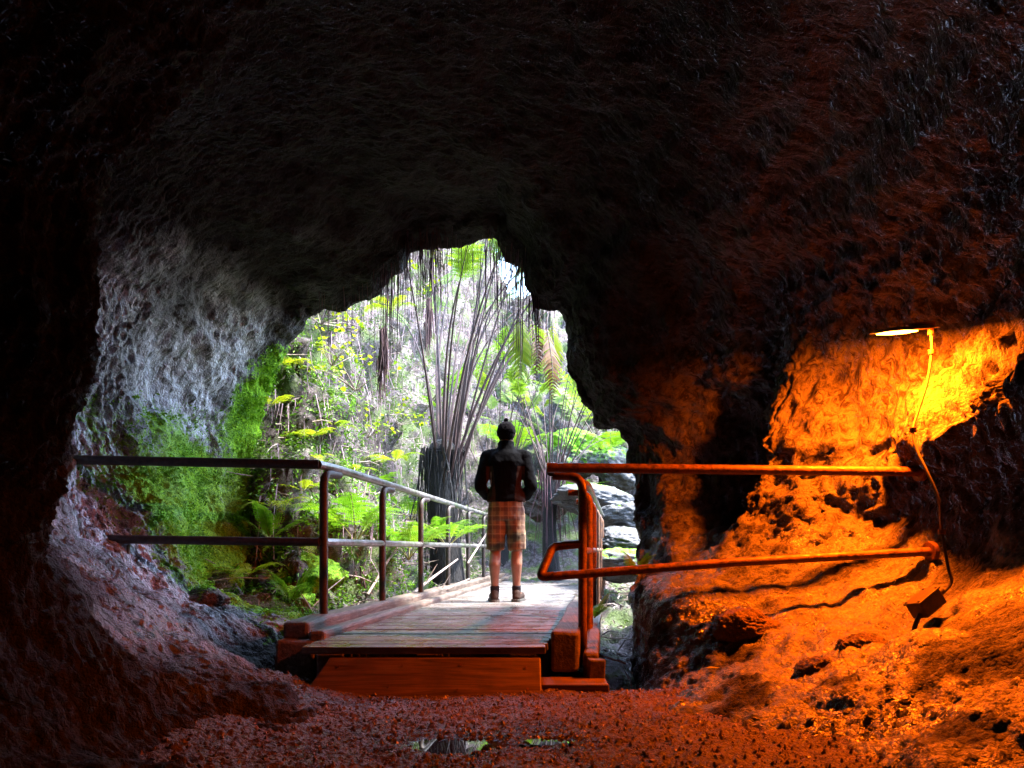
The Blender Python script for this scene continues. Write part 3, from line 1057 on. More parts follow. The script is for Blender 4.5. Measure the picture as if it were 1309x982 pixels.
# ------------------------------------------------------------------ boulders
def boulder(loc, size, mat, label, seed, group=None, moss=.35, rot=0, name='boulder', cut=.5):
    r_ = np.random.default_rng(seed)
    n, mm_ = 64, 96
    th = np.linspace(0.02, np.pi - .02, n)[:, None]
    ph = np.linspace(0, 2 * np.pi, mm_, endpoint=False)[None, :]
    D = np.stack([np.sin(th) * np.cos(ph), np.sin(th) * np.sin(ph), np.cos(th) * np.ones_like(ph)], -1)
    Rr = np.ones(D.shape[:2])
    for _ in range(9):                                    # flat facets
        nn = r_.normal(size=3)
        nn /= np.linalg.norm(nn)
        dpl = r_.uniform(.62, .9)
        dt = D @ nn
        Rr = np.minimum(Rr, np.where(dt > .05, dpl / np.maximum(dt, .05), 9))
    Rr = Rr + fbm(D * 2 + seed, 3) * .10 + fbm(D * 7 + seed, 4, .6) * .06
    V = D * Rr[..., None] * np.array(size)
    t = np.clip(moss + .6 * D[..., 2] * .6 + .3 * fbm(D * 2.5 + seed * 3, 3), 0, 1)
    o = mesh_np(name, V, grid_faces(n, mm_, True), mat, tone=t.ravel())
    o.location = loc
    o.rotation_euler = (r_.uniform(-.2, .2), r_.uniform(-.2, .2), rot)
    tag(o, label, 'boulder' if name == 'boulder' else 'rock', group)
    return o


BG = 'boulders on the gully slope'
for (px, py, Y, s, mt, lab, mo) in [
    (795, 668, 9.6, (.62, .5, .26), 'pale_boulder', 'long pale boulder beside the rails, uppermost of the three by the cave edge', .30),
    (800, 692, 9.0, (.55, .45, .20), 'pale_boulder', 'flat grey boulder wedged between two others right of the rails', .25),
    (795, 722, 8.2, (.50, .4, .22), 'pale_boulder', 'dark lower boulder next to the leaf litter right of the rails', .5),
    (757, 640, 11.0, (.75, .6, .28), 'pale_boulder', 'sloping slab boulder lying behind the top of the right handrail', .35),
    (733, 580, 13.6, (.65, .6, .50), 'pale_boulder', 'round boulder with golden moss right of the hiker\'s head', .75),
    (700, 640, 12.6, (.5, .5, .40), 'boulder', 'dark boulder just right of the hiker\'s elbow', .4),
    (790, 600, 12.5, (.6, .6, .40), 'pale_boulder', 'mossy boulder at the foot of the far right tree fern', .55),
    (440, 752, 6.9, (.34, .3, .22), 'boulder', 'small moss-covered boulder behind the second left post', .75),
    (392, 742, 6.3, (.40, .34, .26), 'boulder', 'rounded mossy boulder left of the first railing post', .8),
    (350, 778, 5.9, (.36, .3, .20), 'boulder', 'low mossy boulder beside the bright young fern', .75),
    (425, 668, 8.0, (.5, .4, .36), 'boulder', 'dark boulder in the bank behind the first two left posts', .55),
]:
    boulder(at(px, py, Y), s, M[mt], lab, int(px * 7 + py), BG, mo - (.28 if px > 690 else 0), rot=px * .37)
boulder(at(262, 768, 4.62), (.17, .13, .10), M['boulder'], 'dark wet boulder sticking out of the left mossy wall', 91, None, .1)
# rocks in the lamplight on the right
for q, (px, py, Y, s, lab) in enumerate([
    (952, 802, 3.85, (.20, .16, .11), 'lamplit rock on the right bank with a deep shadow under it'),
    (1048, 858, 3.2, (.13, .11, .07), 'small lamplit rock at the edge of the cinder floor'),
    (1238, 878, 2.72, (.15, .13, .07), 'flat lamplit rock low on the right bank'),
    (1300, 925, 2.45, (.16, .14, .10), 'dark rock at the lower right corner of the cave floor'),
    (1105, 905, 2.85, (.14, .12, .05), 'low lump of lava at the foot of the right bank'),
    (1110, 830, 3.3, (.16, .12, .07), 'lamplit lump of lava under the cable box'),
]):
    boulder(at(px, py, Y), s, M['floor'], lab, 300 + q, 'loose rocks on the right bank', 0, rot=q * 1.3, name='rock')
# ------------------------------------------------------------------ plants
def frame(t, up=Vector((0, 0, 1))):
    t = t.normalized()
    s = t.cross(up)
    if s.length < 1e-3:
        s = t.cross(Vector((1, 0, 0)))
    s.normalize()
    return s, s.cross(t).normalized()


def frond_mesh(pts, start, width, npin, mb_leaf, mb_stalk, r0, droop=.25, fine=True, seed=0, dense=1.0, angle=62, curl=0.0):
    """a fern frond along a curve: bare stalk to 'start', then pairs of pinnae, each a row of small toothed leaflets"""
    rd = random.Random(seed)
    n = len(pts)
    mb_stalk.tube(pts, [r0 * (1 - .8 * i / (n - 1)) for i in range(n)], 5, tone=rd.random())
    L = [0]
    for i in range(1, n):
        L.append(L[-1] + (pts[i] - pts[i - 1]).length)
    tot = L[-1]

    def pos(s):
        s = max(0, min(tot - 1e-6, s))
        for i in range(1, n):
            if L[i] >= s:
                t = (s - L[i - 1]) / (L[i] - L[i - 1] + 1e-9)
                return pts[i - 1].lerp(pts[i], t), (pts[i] - pts[i - 1]).normalized()
        return pts[-1], (pts[-1] - pts[-2]).normalized()

    base = rd.uniform(.25, .75)
    rib = [pos(tot * (start + (1 - start) * x))[0] + Vector((0, 0, .001)) for x in np.linspace(0, .999, 12)]
    mb_leaf.tube(rib, [.004 * (1 - .8 * x) for x in np.linspace(0, 1, 12)], 4, cap=False, tone=.6)
    for q in range(npin):
        f = q / (npin - 1)
        s = tot * start + (tot * (1 - start)) * (f ** .95)
        p, t = pos(s)
        side, nup = frame(t)
        w = width * (math.sin(min(1, (f + .10) / .42) * math.pi / 2) if f < .32 else (1 - ((f - .32) / .68)**1.5)) + .015
        for sg in (-1, 1):
            if rd.random() > dense:
                continue
            aa = math.radians(angle + rd.uniform(-7, 7))
            d = (t * math.cos(aa) + side * sg * math.sin(aa) + nup * rd.uniform(-.12, .1)).normalized()
            tip_drop = Vector((0, 0, -1)) * droop * w
            pin = [p + d * w * x + tip_drop * x * x for x in (0, .25, .5, .75, 1.0)]
            tone = min(1, max(0, base + rd.uniform(-.22, .22)))
            if not fine:
                vs, fs = [], []
                hw = w * .16 + .004
                for i, x in enumerate((0, .25, .5, .75, 1.0)):
                    ww = hw * (1 - x)**.6 if x > .3 else hw * (.6 + x)
                    tt = t * ww
                    vs += [pin[i] - tt * .8, pin[i] + tt]
                for i in range(4):
                    fs.append((2 * i, 2 * i + 1, 2 * i + 3, 2 * i + 2))
                mb_leaf.add(vs, fs, tone)
            else:
                m_ = max(4, int(w / .024))
                vs, fs = [], []
                for z in range(m_):
                    x = (z + .5) / m_
                    i = min(3, int(x * 4))
                    c = pin[i].lerp(pin[i + 1], x * 4 - i)
                    lw = (w * .17 + .006) * (1 - x * .85)
                    hw = w / m_ * .46
                    for s2 in (-1, 1):
                        dd_ = (t * s2 * .95 + d * .45).normalized()
                        tip = c + dd_ * lw + Vector((0, 0, -1)) * lw * rd.uniform(.05, .35)
                        k0 = len(vs)
                        vs += [c - d * hw, c + d * hw, tip + d * hw * .5, tip - d * hw * .35]
                        fs.append((k0, k0 + 1, k0 + 2, k0 + 3))
                mb_leaf.add(vs, fs, tone)
    return


def arc_pts(base, azim, length, lean, droop, n=12, twist=0):
    """a stalk that starts leaning 'lean' from vertical and bends over by 'droop' (radians) at its end"""
    p = Vector(base)
    out = [p.copy()]
    for i in range(n):
        f = (i + .5) / n
        a = lean + droop * f * f
        az = azim + twist * f
        p = p + Vector((math.sin(a) * math.sin(az), math.sin(a) * math.cos(az), math.cos(a))) * (length / n)
        out.append(p.copy())
    return out


def make_fern(label, group, nf, length, width, leaf, seed, lean=(.25, .9), droop=(.8, 1.5), start=.22, npin=24, fine=True, azr=(0, 2 * math.pi), stalk='stalk_green', r0=.006, name='fern', cat='fern'):
    rd = random.Random(seed)
    root = empty(name, label=label, cat=cat, group=group)
    for i in range(nf):
        az = azr[0] + (azr[1] - azr[0]) * (i + rd.uniform(.1, .9)) / nf
        L_ = length * rd.uniform(.75, 1.15)
        pts = arc_pts((0, 0, 0), az, L_, rd.uniform(*lean), rd.uniform(*droop), 12, rd.uniform(-.2, .2))
        a_, b_ = MB(), MB()
        frond_mesh(pts, start, width * L_ / length, npin, a_, b_, r0, .25, fine, seed * 100 + i)
        n0 = len(a_.v)
        # one frond = one mesh with two materials
        fo = a_.build('frond', M[leaf], root)
        st = b_.build('stalk', M[stalk], fo, smooth=True)
    return root


def place(o, loc, rz=0, s=1.0, tilt=None):
    o.location = loc
    o.rotation_euler = (tilt[0] if tilt else 0, tilt[1] if tilt else 0, rz)
    o.scale = (s, s, s)


FG = 'ferns growing round the cave mouth'
# prototypes: a large bright fern, a small young fern, a hanging wall fern
f_big = make_fern('large bright fern spreading behind the second railing post', FG, 8, .95, .25, 'fern_bright', 11, lean=(.35, .8), droop=(.7, 1.3), npin=17, r0=.007, start=.28)
f_small = make_fern('bright green young fern at the bottom of the left wall', FG, 7, .42, .075, 'fern_bright', 12, lean=(.3, 1.0), droop=(.5, 1.2), npin=22, fine=True, r0=.004, start=.12)
f_wall = make_fern('yellow fern drooping from the wall left of the first post', FG, 6, .50, .10, 'leaf_yellow', 13, lean=(.8, 1.3), droop=(1.0, 1.7), npin=20, r0=.004, start=.15)
place(f_big, at(522, 716, 7.1), .4, .85)
place(f_small, at(322, 822, 4.75), .3, .85)
place(f_wall, at(388, 628, 6.35), 1.1, .8)
for proto, px, py, Y, rz, s, lab in [
    (f_big, 455, 694, 6.6, 2.1, .85, 'bright tall fern between the first and second left posts'),
    (f_big, 572, 700, 8.3, 4.6, .68, 'bright fern behind the fourth left post'),
    (f_big, 525, 668, 9.6, 1.0, .8, 'yellow-green fern at the foot of the big tree fern'),
    (f_big, 475, 640, 9.4, 3.0, .7, 'fern on the bank behind the left top rail'),
    (f_big, 655, 585, 13.2, 5.0, 1.15, 'pale fern in the light left of the hiker\'s shoulder'),
    (f_big, 780, 585, 12.8, 2.5, .9, 'pale fern beside the far right tree fern trunk'),
    (f_big, 735, 640, 12.2, .7, .75, 'pale fern low behind the right handrail corner'),
    (f_small, 372, 770, 5.7, 1.4, 1.0, 'small dark fern among mossy boulders left of the first post'),
    (f_small, 345, 690, 5.95, 2.2, 1.1, 'small fern on the mossy wall beneath the left middle rail'),
    (f_small, 760, 790, 5.3, .9, .7, 'small weed beside the leaf litter right of the rails'),
    (f_small, 815, 740, 5.2, 2.9, .7, 'small yellow plant on the rock edge below the right wall'),
    (f_wall, 350, 650, 6.1, 2.4, .95, 'yellow-green fern on the mossy wall under the left top rail'),
    (f_wall, 318, 735, 5.6, 2.0, .9, 'drooping yellow fern low on the mossy wall beside the dark rock'),
    (f_wall, 400, 560, 6.7, 1.9, .8, 'yellow fern on the left bank above the top rail'),
    (f_wall, 425, 552, 7.0, .4, .8, 'yellow-green fern tuft on the left bank, right of another one'),
    (f_wall, 392, 590, 6.6, 2.6, .75, 'yellow fern touching the left top rail near its corner'),
    (f_wall, 345, 520, 6.6, 1.9, .85, 'bright green fern on the left rim of the opening, level with the tree fern stalks'),
    (f_wall, 362, 470, 6.7, 2.3, .8, 'green fern tuft high on the left rim of the opening'),
    (f_wall, 440, 610, 7.4, 1.4, 1.0, 'yellow-green fern behind the first and second posts at top rail height'),
    (f_wall, 372, 700, 6.2, 2.6, 1.0, 'yellow-green fern between the two left rails next to the first post'),
    (f_wall, 505, 590, 8.6, 1.0, 1.0, 'yellow-green fern left of the dark tree fern trunk'),
    (f_big, 395, 700, 6.6, 3.6, .62, 'bright upright fern just left of the first railing post'),
    (f_wall, 500, 395, 8.4, 1.5, .9, 'fern hanging from the rim left of the tree fern stalks'),
]:
    c = copy_tree(proto)
    place(c, at(px, py, Y), rz, s)
    c['label'] = lab


# ------------------------------------------------------------------ tree ferns
def strand_mesh(name, mat, parent, anchors, n, length, spread, seed, r=(.0025, .006), sway=.05, loc=None, wob=5):
    rd = random.Random(seed)
    m_ = MB()
    for i in range(n):
        a = Vector(rd.choice(anchors)) + Vector((rd.gauss(0, spread), rd.gauss(0, spread), rd.uniform(-.02, .06)))
        L_ = length * rd.uniform(.3, 1.1)
        pts, p = [a], a.copy()
        k_ = 5
        dx, dy = rd.gauss(0, sway), rd.gauss(0, sway)
        for j in range(k_):
            p = p + Vector((dx * rd.uniform(.2, 1.5), dy * rd.uniform(.2, 1.5), -1)) * (L_ / k_)
            pts.append(p.copy())
        rr_ = rd.uniform(*r)
        m_.tube(pts, [rr_ * (1 - .6 * j / k_) for j in range(k_ + 1)], 4, cap=False, tone=rd.random())
    return m_.build(name, mat, parent, loc=loc)


def tree_fern(base, h, rt, nf, flen, label, seed, lean=(.06, .5), bare=.6, leaf='fern', group='tree ferns in the gully', dead=26, blade_w=.34, multi=1, az0=None, r0=.016):
    rd = random.Random(seed)
    root = empty('tree_fern', base, label=label, cat='tree fern', group=group)
    m_ = MB()
    heads = []
    for q in range(multi):
        off_ = Vector((rd.uniform(-1, 1), rd.uniform(-1, 1), 0)) * rt * (1.0 if multi > 1 else 0)
        pts = [off_ + Vector((0, 0, -.5))]
        hh = h * (1 if q == 0 else rd.uniform(.75, .95))
        for i in range(9):
            f = i / 8
            pts.append(off_ * (1 + .5 * f) + Vector((.05 * math.sin(3 * f + seed), .05 * math.cos(2 * f + seed), hh * f)))
        m_.tube(pts, [rt * (1.5 - .5 * min(1, i / 4) + .06 * math.sin(i * 2.1 + q)) * (1 if multi == 1 else .7) for i in range(10)], 14)
        tp = pts[-1]
        m_.tube([tp - Vector((0, 0, .03)), tp + Vector((.01, 0, .07)), tp + Vector((.02, .01, .13)), tp + Vector((.02, .01, .17))], [rt * (1 if multi == 1 else .7) * q_ for q_ in (1.02, .9, .62, .2)], 14)
        heads.append(pts[-1])
    m_.build('trunk', M['trunk'], root, smooth=True)
    for i in range(nf):
        hd = heads[i % len(heads)]
        az = rd.uniform(0, 2 * math.pi) if az0 is None else rd.gauss(az0[i % len(az0)], .25)
        ln = rd.uniform(*lean)
        L_ = flen * rd.uniform(.8, 1.15)
        b_ = hd + Vector((math.sin(az), math.cos(az), 0)) * rt * rd.uniform(.55, 1.05) + Vector((0, 0, rd.uniform(-.6, -.02)))
        pts = arc_pts(b_, az, L_, ln, rd.uniform(.05, 1.15), 14, rd.uniform(-.9, .9))
        a_, s_ = MB(), MB()
        frond_mesh(pts, bare, blade_w, 20, a_, s_, r0 * rd.uniform(.7, 1.1), .3, True, seed * 100 + i)
        fo = s_.build('frond', M['stalk'], root, smooth=True)
        a_.build('blade', M[leaf], fo)
    if dead:
        # skirt of dead fronds hanging round the trunk
        an = [hd + Vector((math.sin(a), math.cos(a), 0)) * rt * 1.15 for hd in heads for a in np.linspace(0, 6.28, 10)]
        strand_mesh('dead_skirt', M['trunk'] if rt > .15 else M['fibre'], root, an, dead, h * .8, .05, seed + 5, (.004, .012), .10)
    return root


tree_fern(Vector((at(570, 700, 9.2).x, 9.2, .1)), 2.0, .20, 28, 3.9, 'big dark tree fern left of the hiker with many long bare stalks', 21, lean=(.02, .40), bare=.82, multi=1, dead=120, r0=.027, blade_w=.24, az0=[1.57, 1.3, 0.2, 2.9, -.35, 1.8])
tree_fern(Vector((at(706, 700, 11.2).x, 11.2, .2)), 1.85, .12, 24, 2.6, 'tree fern behind the hiker\'s right shoulder', 22, lean=(.05, .7), bare=.84, blade_w=.16, dead=40)
tree_fern(Vector((at(775, 700, 13.4).x, 13.4, .6)), 2.4, .14, 12, 2.4, 'thick grey tree fern trunk at the far right edge of the opening', 23, lean=(.3, 1.0), bare=.4, dead=10)
tree_fern(Vector((at(735, 700, 14.6).x, 14.6, 1.2)), 1.8, .10, 9, 2.2, 'slim tree fern up the slope behind the golden moss boulder', 24, lean=(.2, .9), bare=.45, dead=14)
tree_fern(Vector((at(640, 700, 12.6).x, 12.6, .5)), 1.1, .12, 22, 3.2, 'pale stalky tree fern right behind the hiker\'s head', 25, lean=(.03, .35), bare=.88, blade_w=.16, dead=40)
tree_fern(Vector((at(600, 700, 15.4).x, 15.4, 1.9)), 2.0, .13, 9, 2.4, 'tree fern high on the far bank between the tall stalks', 26, lean=(.2, .9), bare=.4, dead=20)
tree_fern(Vector((at(530, 700, 13.2).x, 13.2, 2.2)), 1.4, .11, 14, 2.2, 'yellow-green tree fern up the left bank behind the tall stalks', 27, lean=(.2, 1.0), bare=.35, dead=14, leaf='fern_bright')
tree_fern(Vector((at(445, 790, 6.6).x, 6.55, -.1)), .62, .10, 3, .8, 'short tree fern stump with broken stalks behind the first post', 28, lean=(.3, .8), bare=.5, dead=24, blade_w=.12, r0=.008)

# ------------------------------------------------------------------ things hanging from the lip
def lip(px, py):
    d = Vector(((px - HX) / F, 1, -(py - HY) / F))
    h = wall_hit((0, 0, CZ), d)
    return h[0] if h[0] else at(px, py, 6)


HGp = 'strands of root hanging from the rim of the opening'
for q, (px, py, n_, L_, sp, mt, lab) in enumerate([
    (494, 345, 55, .85, .07, 'fibre', 'reddish hanging roots left of the tall stalks'),
    (527, 308, 60, .80, .09, 'fibre', 'dark hanging roots at the upper left corner of the opening'),
    (556, 300, 46, .95, .07, 'fibre', 'long dark root strands hanging in front of the tall stalks'),
    (598, 298, 16, .40, .12, 'fibre_pale', 'thin root strands at the top centre of the opening'),
    (655, 318, 90, 1.1, .13, 'fibre_pale', 'pale purple curtain of roots at the upper right of the opening'),
    (688, 385, 44, .42, .05, 'fibre', 'short dark roots hanging from the notch above the drooping fronds'),
    (440, 376, 26, .55, .13, 'fibre', 'sparse fine roots hanging over the left bank'),
]):
    p = lip(px, py) + Vector((0, .02 if q != 4 else .1, .03))
    r_ = empty('hanging_roots', p)
    bpy.data.objects.remove(r_)
    o = strand_mesh('hanging_roots', M[mt], None, [(0, 0, 0), (sp, 0, 0), (-sp, .03, .02)], n_, L_, sp * .8, 60 + q, (.0018, .0045), .04, loc=p)
    tag(o, lab, 'roots', HGp)
# two dense dark clumps of dead fronds
for (px, py, Y, n_, L_, lab) in [(489, 448, 7.2, 90, .52, 'dense dark clump of dead fronds hanging over the left bank'),
                                 (547, 405, 8.3, 60, .55, 'dark dead fronds hanging among the tall stalks')]:
    o = strand_mesh('dead_fronds', M['fibre'], None, [(0, 0, 0), (.03, 0, .05), (-.02, .02, -.1), (.01, 0, .2)], n_, L_, .022, px, (.003, .008), .05, loc=at(px, py, Y))
    tag(o, lab, 'dead leaves')
    m_ = MB()
    up_ = at(px + 6, 330, Y + .2) - at(px, py, Y)
    m_.tube([Vector((0, 0, 0)), up_ * .5 + Vector((.03, 0, 0)), up_], .006, 5)
    m_.build('vine', M['fibre'], o)

# drooping fronds at the right: two green, three dead
DG = 'fronds drooping in front of the right edge of the opening'
for (px, py, Y, L_, w_, leaf, lab, az, dn) in [
    (664, 402, 7.2, .80, .17, 'fern', 'green frond hanging straight down right of the pale roots', 3.3, 1),
    (678, 404, 7.1, .76, .07, 'fern_dry', 'dark dead frond hanging between the green frond and the brown one', 2.7, .85),
    (688, 408, 7.1, .74, .08, 'fern_dry', 'dark brown curled frond hanging in the middle of the drooping fronds', 3.6, .85),
    (698, 416, 7.0, .80, .13, 'fern_dry', 'reddish half-dead frond hanging nearest the right rock edge', 2.8, 1),
    (706, 412, 7.4, .78, .13, 'leaf_yellow', 'yellow-tipped frond hanging right of the reddish frond', 3.4, 1),
]:
    root = empty('fern_frond', at(px, py, Y), label=lab, cat='fern frond', group=DG)
    pts = []
    p = Vector((0, 0, 0))
    for i in range(13):
        f = i / 12
        pts.append(Vector((math.sin(az) * .16 * f + .03 * math.sin(3 * f), math.cos(az) * .16 * f, -L_ * f)))
    a_, b_ = MB(), MB()
    frond_mesh(pts, .06, w_, 22, a_, b_, .006, .5, False, px, dn, angle=66)
    a_.build('blade', M[leaf], root)
    b_.tube([Vector((0, 0, 0)), Vector((.05, .10, .25)), Vector((.12, .3, .45)), Vector((.22, .6, .55))], .007, 5)
    b_.build('stalk', M['stalk'], root, smooth=True)


# ------------------------------------------------------------------ leafy shrubs on the left bank
def shrub(label, seed, nb=7, L=.7, leaf_s=.055, nl=9):
    rd = random.Random(seed)
    root = empty('leafy_shrub', label=label, cat='shrub', group='yellow-green shrubs on the left bank')
    br, lf = MB(), MB()
    for b in range(nb):
        az, ln = rd.uniform(-2.2, 2.2) + math.pi, rd.uniform(.3, 1.5)
        pts = arc_pts((0, 0, 0), az, L * rd.uniform(.6, 1.1), ln, rd.uniform(.0, .9), 8, rd.uniform(-.6, .6))
        br.tube(pts, [.007 * (1 - .75 * i / 8) for i in range(9)], 5)
        for i in range(nl):
            f = rd.uniform(.45, 1)
            j = min(7, int(f * 8))
            p = pts[j].lerp(pts[j + 1], f * 8 - j) + Vector([rd.gauss(0, .03) for _ in range(3)])
            d = Vector((rd.gauss(0, 1), rd.gauss(-.3, 1), rd.gauss(-.2, .5))).normalized()
            nr = Vector((rd.gauss(0, .5), rd.gauss(-.4, .5), 1)).normalized()
            s_ = d.cross(nr).normalized()
            z_ = leaf_s * rd.uniform(.6, 1.25)
            n_ = s_.cross(d)
            prof = ((0, 0), (.10, .40), (.35, .52), (.65, .38), (1, 0))
            vs = [p + d * z_ * a for a, _ in prof]
            lft = [p + d * z_ * a + s_ * z_ * w_ + n_ * z_ * w_ * .25 for a, w_ in prof[1:4]]
            rgt = [p + d * z_ * a - s_ * z_ * w_ + n_ * z_ * w_ * .25 for a, w_ in prof[1:4]]
            lf.add(vs + lft + rgt, [(0, 5, 1), (1, 5, 6, 2), (2, 6, 7, 3), (3, 7, 4), (0, 1, 8), (1, 2, 9, 8), (2, 3, 10, 9), (3, 4, 10)], rd.random())
    br.build('branches', M['twig'], root, smooth=True)
    lf.build('leaves', M['leaf_yellow'], root)
    return root


sh = shrub('shrub with large yellow-green leaves left of the dark dead fronds', 5)
place(sh, at(455, 500, 7.4), 0, 1.1)
for px, py, Y, rz, s, lab in [
    (425, 470, 7.3, .8, .9, 'shrub with yellow leaves near the upper left rim'),
    (505, 545, 9.6, 2.2, .9, 'yellow-leaved shrub left of the big dark tree fern trunk'),
    (470, 560, 7.9, 1.4, .75, 'small yellow shrub in the middle of the left bank'),
    (410, 415, 6.9, 3.0, .8, 'leafy shrub tucked under the left shoulder of the rim'),
    (568, 345, 9.8, .5, 1.3, 'yellow-green foliage at the top between the tall stalks'),
    (620, 322, 9.4, 1.9, .9, 'bright yellow-green leaves at the very top of the opening'),
    (545, 365, 9.6, 4.0, .9, 'leafy twigs behind the upper left stalks'),
]:
    c = copy_tree(sh)
    place(c, at(px, py, Y), rz, s)
    c['label'] = lab
# ------------------------------------------------------------------ the hiker
def capsule(m, a, b, ra, rb, n=20, flat=False):
    """tapered capsule from a to b (closed mesh piece for the remesh)"""
    a, b = Vector(a), Vector(b)
    t = (b - a).normalized()
    s, u_ = frame(t, Vector((0, 1, 0)) if abs(t.z) > .9 else Vector((0, 0, 1)))
    rings = []
    if not flat:
        for q in (80, 55, 28):
            rings.append((a - t * ra * math.sin(math.radians(q)), ra * math.cos(math.radians(q))))
    rings += [(a, ra), (a.lerp(b, .5), (ra + rb) / 2), (b, rb)]
    if not flat:
        for q in (28, 55, 80):
            rings.append((b + t * rb * math.sin(math.radians(q)), rb * math.cos(math.radians(q))))
    vs, fs = [], []
    for c, r in rings:
        for i in range(n):
            an = 2 * math.pi * i / n
            vs.append(c + (s * math.cos(an) + u_ * math.sin(an)) * r)
    for j in range(len(rings) - 1):
        for i in range(n):
            i2 = (i + 1) % n
            fs.append((j * n + i, j * n + i2, (j + 1) * n + i2, (j + 1) * n + i))
    fs += [tuple(reversed(range(n))), tuple(range((len(rings) - 1) * n, len(rings) * n))]
    m.add(vs, fs)


def loft(m, secs, n=28):
    """closed loft through ellipse sections (centre, rx, ry)"""
    vs, fs = [], []
    for c, rx, ry in secs:
        for i in range(n):
            an = 2 * math.pi * i / n
            ca, sa = math.cos(an), math.sin(an)
            e = .82
            vs.append(Vector(c) + Vector((rx * math.copysign(abs(ca)**e, ca), ry * math.copysign(abs(sa)**e, sa), 0)))
    for j in range(len(secs) - 1):
        for i in range(n):
            i2 = (i + 1) % n
            fs.append((j * n + i, j * n + i2, (j + 1) * n + i2, (j + 1) * n + i))
    fs += [tuple(reversed(range(n))), tuple(range((len(secs) - 1) * n, len(secs) * n))]
    m.add(vs, fs)


def ball(m, c, rx, ry, rz):
    secs = []
    for q in (-82, -60, -35, -12, 12, 35, 60, 82):
        a = math.radians(q)
        secs.append((Vector(c) + Vector((0, 0, rz * math.sin(a))), rx * math.cos(a), ry * math.cos(a)))
    loft(m, secs, 20)


def fuse(m, name, mat, parent, voxel=.009, it=6, mats=None, pick_mat=None, wrinkle=0, wscale=14):
    o = m.build('tmp', mat)
    r_ = o.modifiers.new('r', 'REMESH')
    r_.mode = 'VOXEL'
    r_.voxel_size = voxel
    s_ = o.modifiers.new('s', 'SMOOTH')
    s_.factor = .5
    s_.iterations = it
    dg = bpy.context.evaluated_depsgraph_get()
    me = bpy.data.meshes.new_from_object(o.evaluated_get(dg))
    bpy.data.objects.remove(o)
    nv = len(me.vertices)
    co_ = np.zeros(nv * 3, dtype=np.float32)
    me.vertices.foreach_get('co', co_)
    co_ = co_.reshape(-1, 3)
    if wrinkle:
        no = np.zeros(nv * 3, dtype=np.float32)
        me.vertices.foreach_get('normal', no)
        w_ = fbm(co_ * np.array([wscale, wscale, wscale * .7]) + 3, 3)
        co_ = co_ + no.reshape(-1, 3) * (w_ * wrinkle)[:, None]
        me.vertices.foreach_set('co', co_.astype(np.float32).ravel())
    me.materials.clear()
    for q in (mats or [mat]):
        me.materials.append(q)
    if pick_mat is not None:
        nf_ = len(me.polygons)
        ce = np.zeros(nf_ * 3, dtype=np.float32)
        me.polygons.foreach_get('center', ce)
        me.polygons.foreach_set('material_index', pick_mat(ce.reshape(-1, 3)).astype(np.int32))
    me.polygons.foreach_set('use_smooth', [True] * len(me.polygons))
    me.name = name
    o = bpy.data.objects.new(name, me)
    COL.objects.link(o)
    o.parent = parent
    return o


def cloth(name, col, rough=.8, sc_=220):
    k = NT(name)
    nz = k.noise(k.coord(), sc_, 3)
    b_ = k.noise(k.coord(), 12, 3)
    return k.set(color=k.mix(k.math('MULTIPLY', nz, .5), col, tuple(c * .55 for c in col)), rough=rough, normal=k.bump(nz, .3, .003, k.bump(b_, .45, .03)), spec=.02)


k = NT('skin')
nz = k.noise(k.coord(), 18, 3)
M['skin'] = k.set(color=k.ramp(nz, [(.3, (.15, .075, .045)), (.7, (.21, .11, .07))]), rough=.5)
M['jk_black'] = cloth('black_fleece', (.0028, .0028, .0036))
M['jk_brown'] = cloth('dark_brown_panel', (.030, .015, .011))
M['sock'] = cloth('dark_sock', (.02, .02, .025))
M['shoe'] = cloth('dark_shoe_leather', (.045, .032, .028), .5, 80)
M['sole'] = cloth('grey_sole', (.10, .095, .09), .7)
M['hat'] = cloth('dark_knit', (.006, .005, .006), .9, 160)
# plaid cotton: bands woven round the leg, height and angle both in the cloth
k = NT('plaid_cotton')
tc = k.n('ShaderNodeTexCoord')
sx = k.n('ShaderNodeSeparateXYZ')
k.l(tc.outputs['Object'], sx.inputs[0])


def stripes(src, period, width, off_=0.0):
    a = k.math('FRACT', k.math('ADD', k.math('MULTIPLY', src, 1 / period), off_))
    return k.math('LESS_THAN', a, width)


hx, hz_ = sx.outputs['X'], sx.outputs['Z']
wob = k.noise(k.coord(), 7, 2)
hx = k.math('ADD', hx, k.math('MULTIPLY', wob, .02))
base = (.17, .092, .036)
col = k.mix(k.math('MULTIPLY', stripes(hz_, .088, .38), .72), base, (.055, .020, .009))
col = k.mix(k.math('MULTIPLY', stripes(hx, .080, .38), .72), col, (.055, .020, .009))
col = k.mix(k.math('MULTIPLY', stripes(hz_, .088, .08, .5), .5), col, (.24, .17, .11))
col = k.mix(k.math('MULTIPLY', stripes(hx, .080, .09, .5), .5), col, (.24, .17, .11))
col = k.mix(k.math('MULTIPLY', stripes(hz_, .044, .07, .2), .6), col, (.08, .04, .03))
col = k.mix(k.math('MULTIPLY', stripes(hx, .040, .08, .2), .6), col, (.08, .04, .03))
b_ = k.noise(k.coord(), 16, 3)
M['plaid'] = k.set(color=col, rough=.85, normal=k.bump(b_, .5, .02))

YP = 6.75
person = empty('person', (at(647, 700, YP).x, YP, DZ + .001), -math.radians(4), label='person seen from behind in a dark jacket, plaid shorts and knit cap, hands in pockets', cat='person')
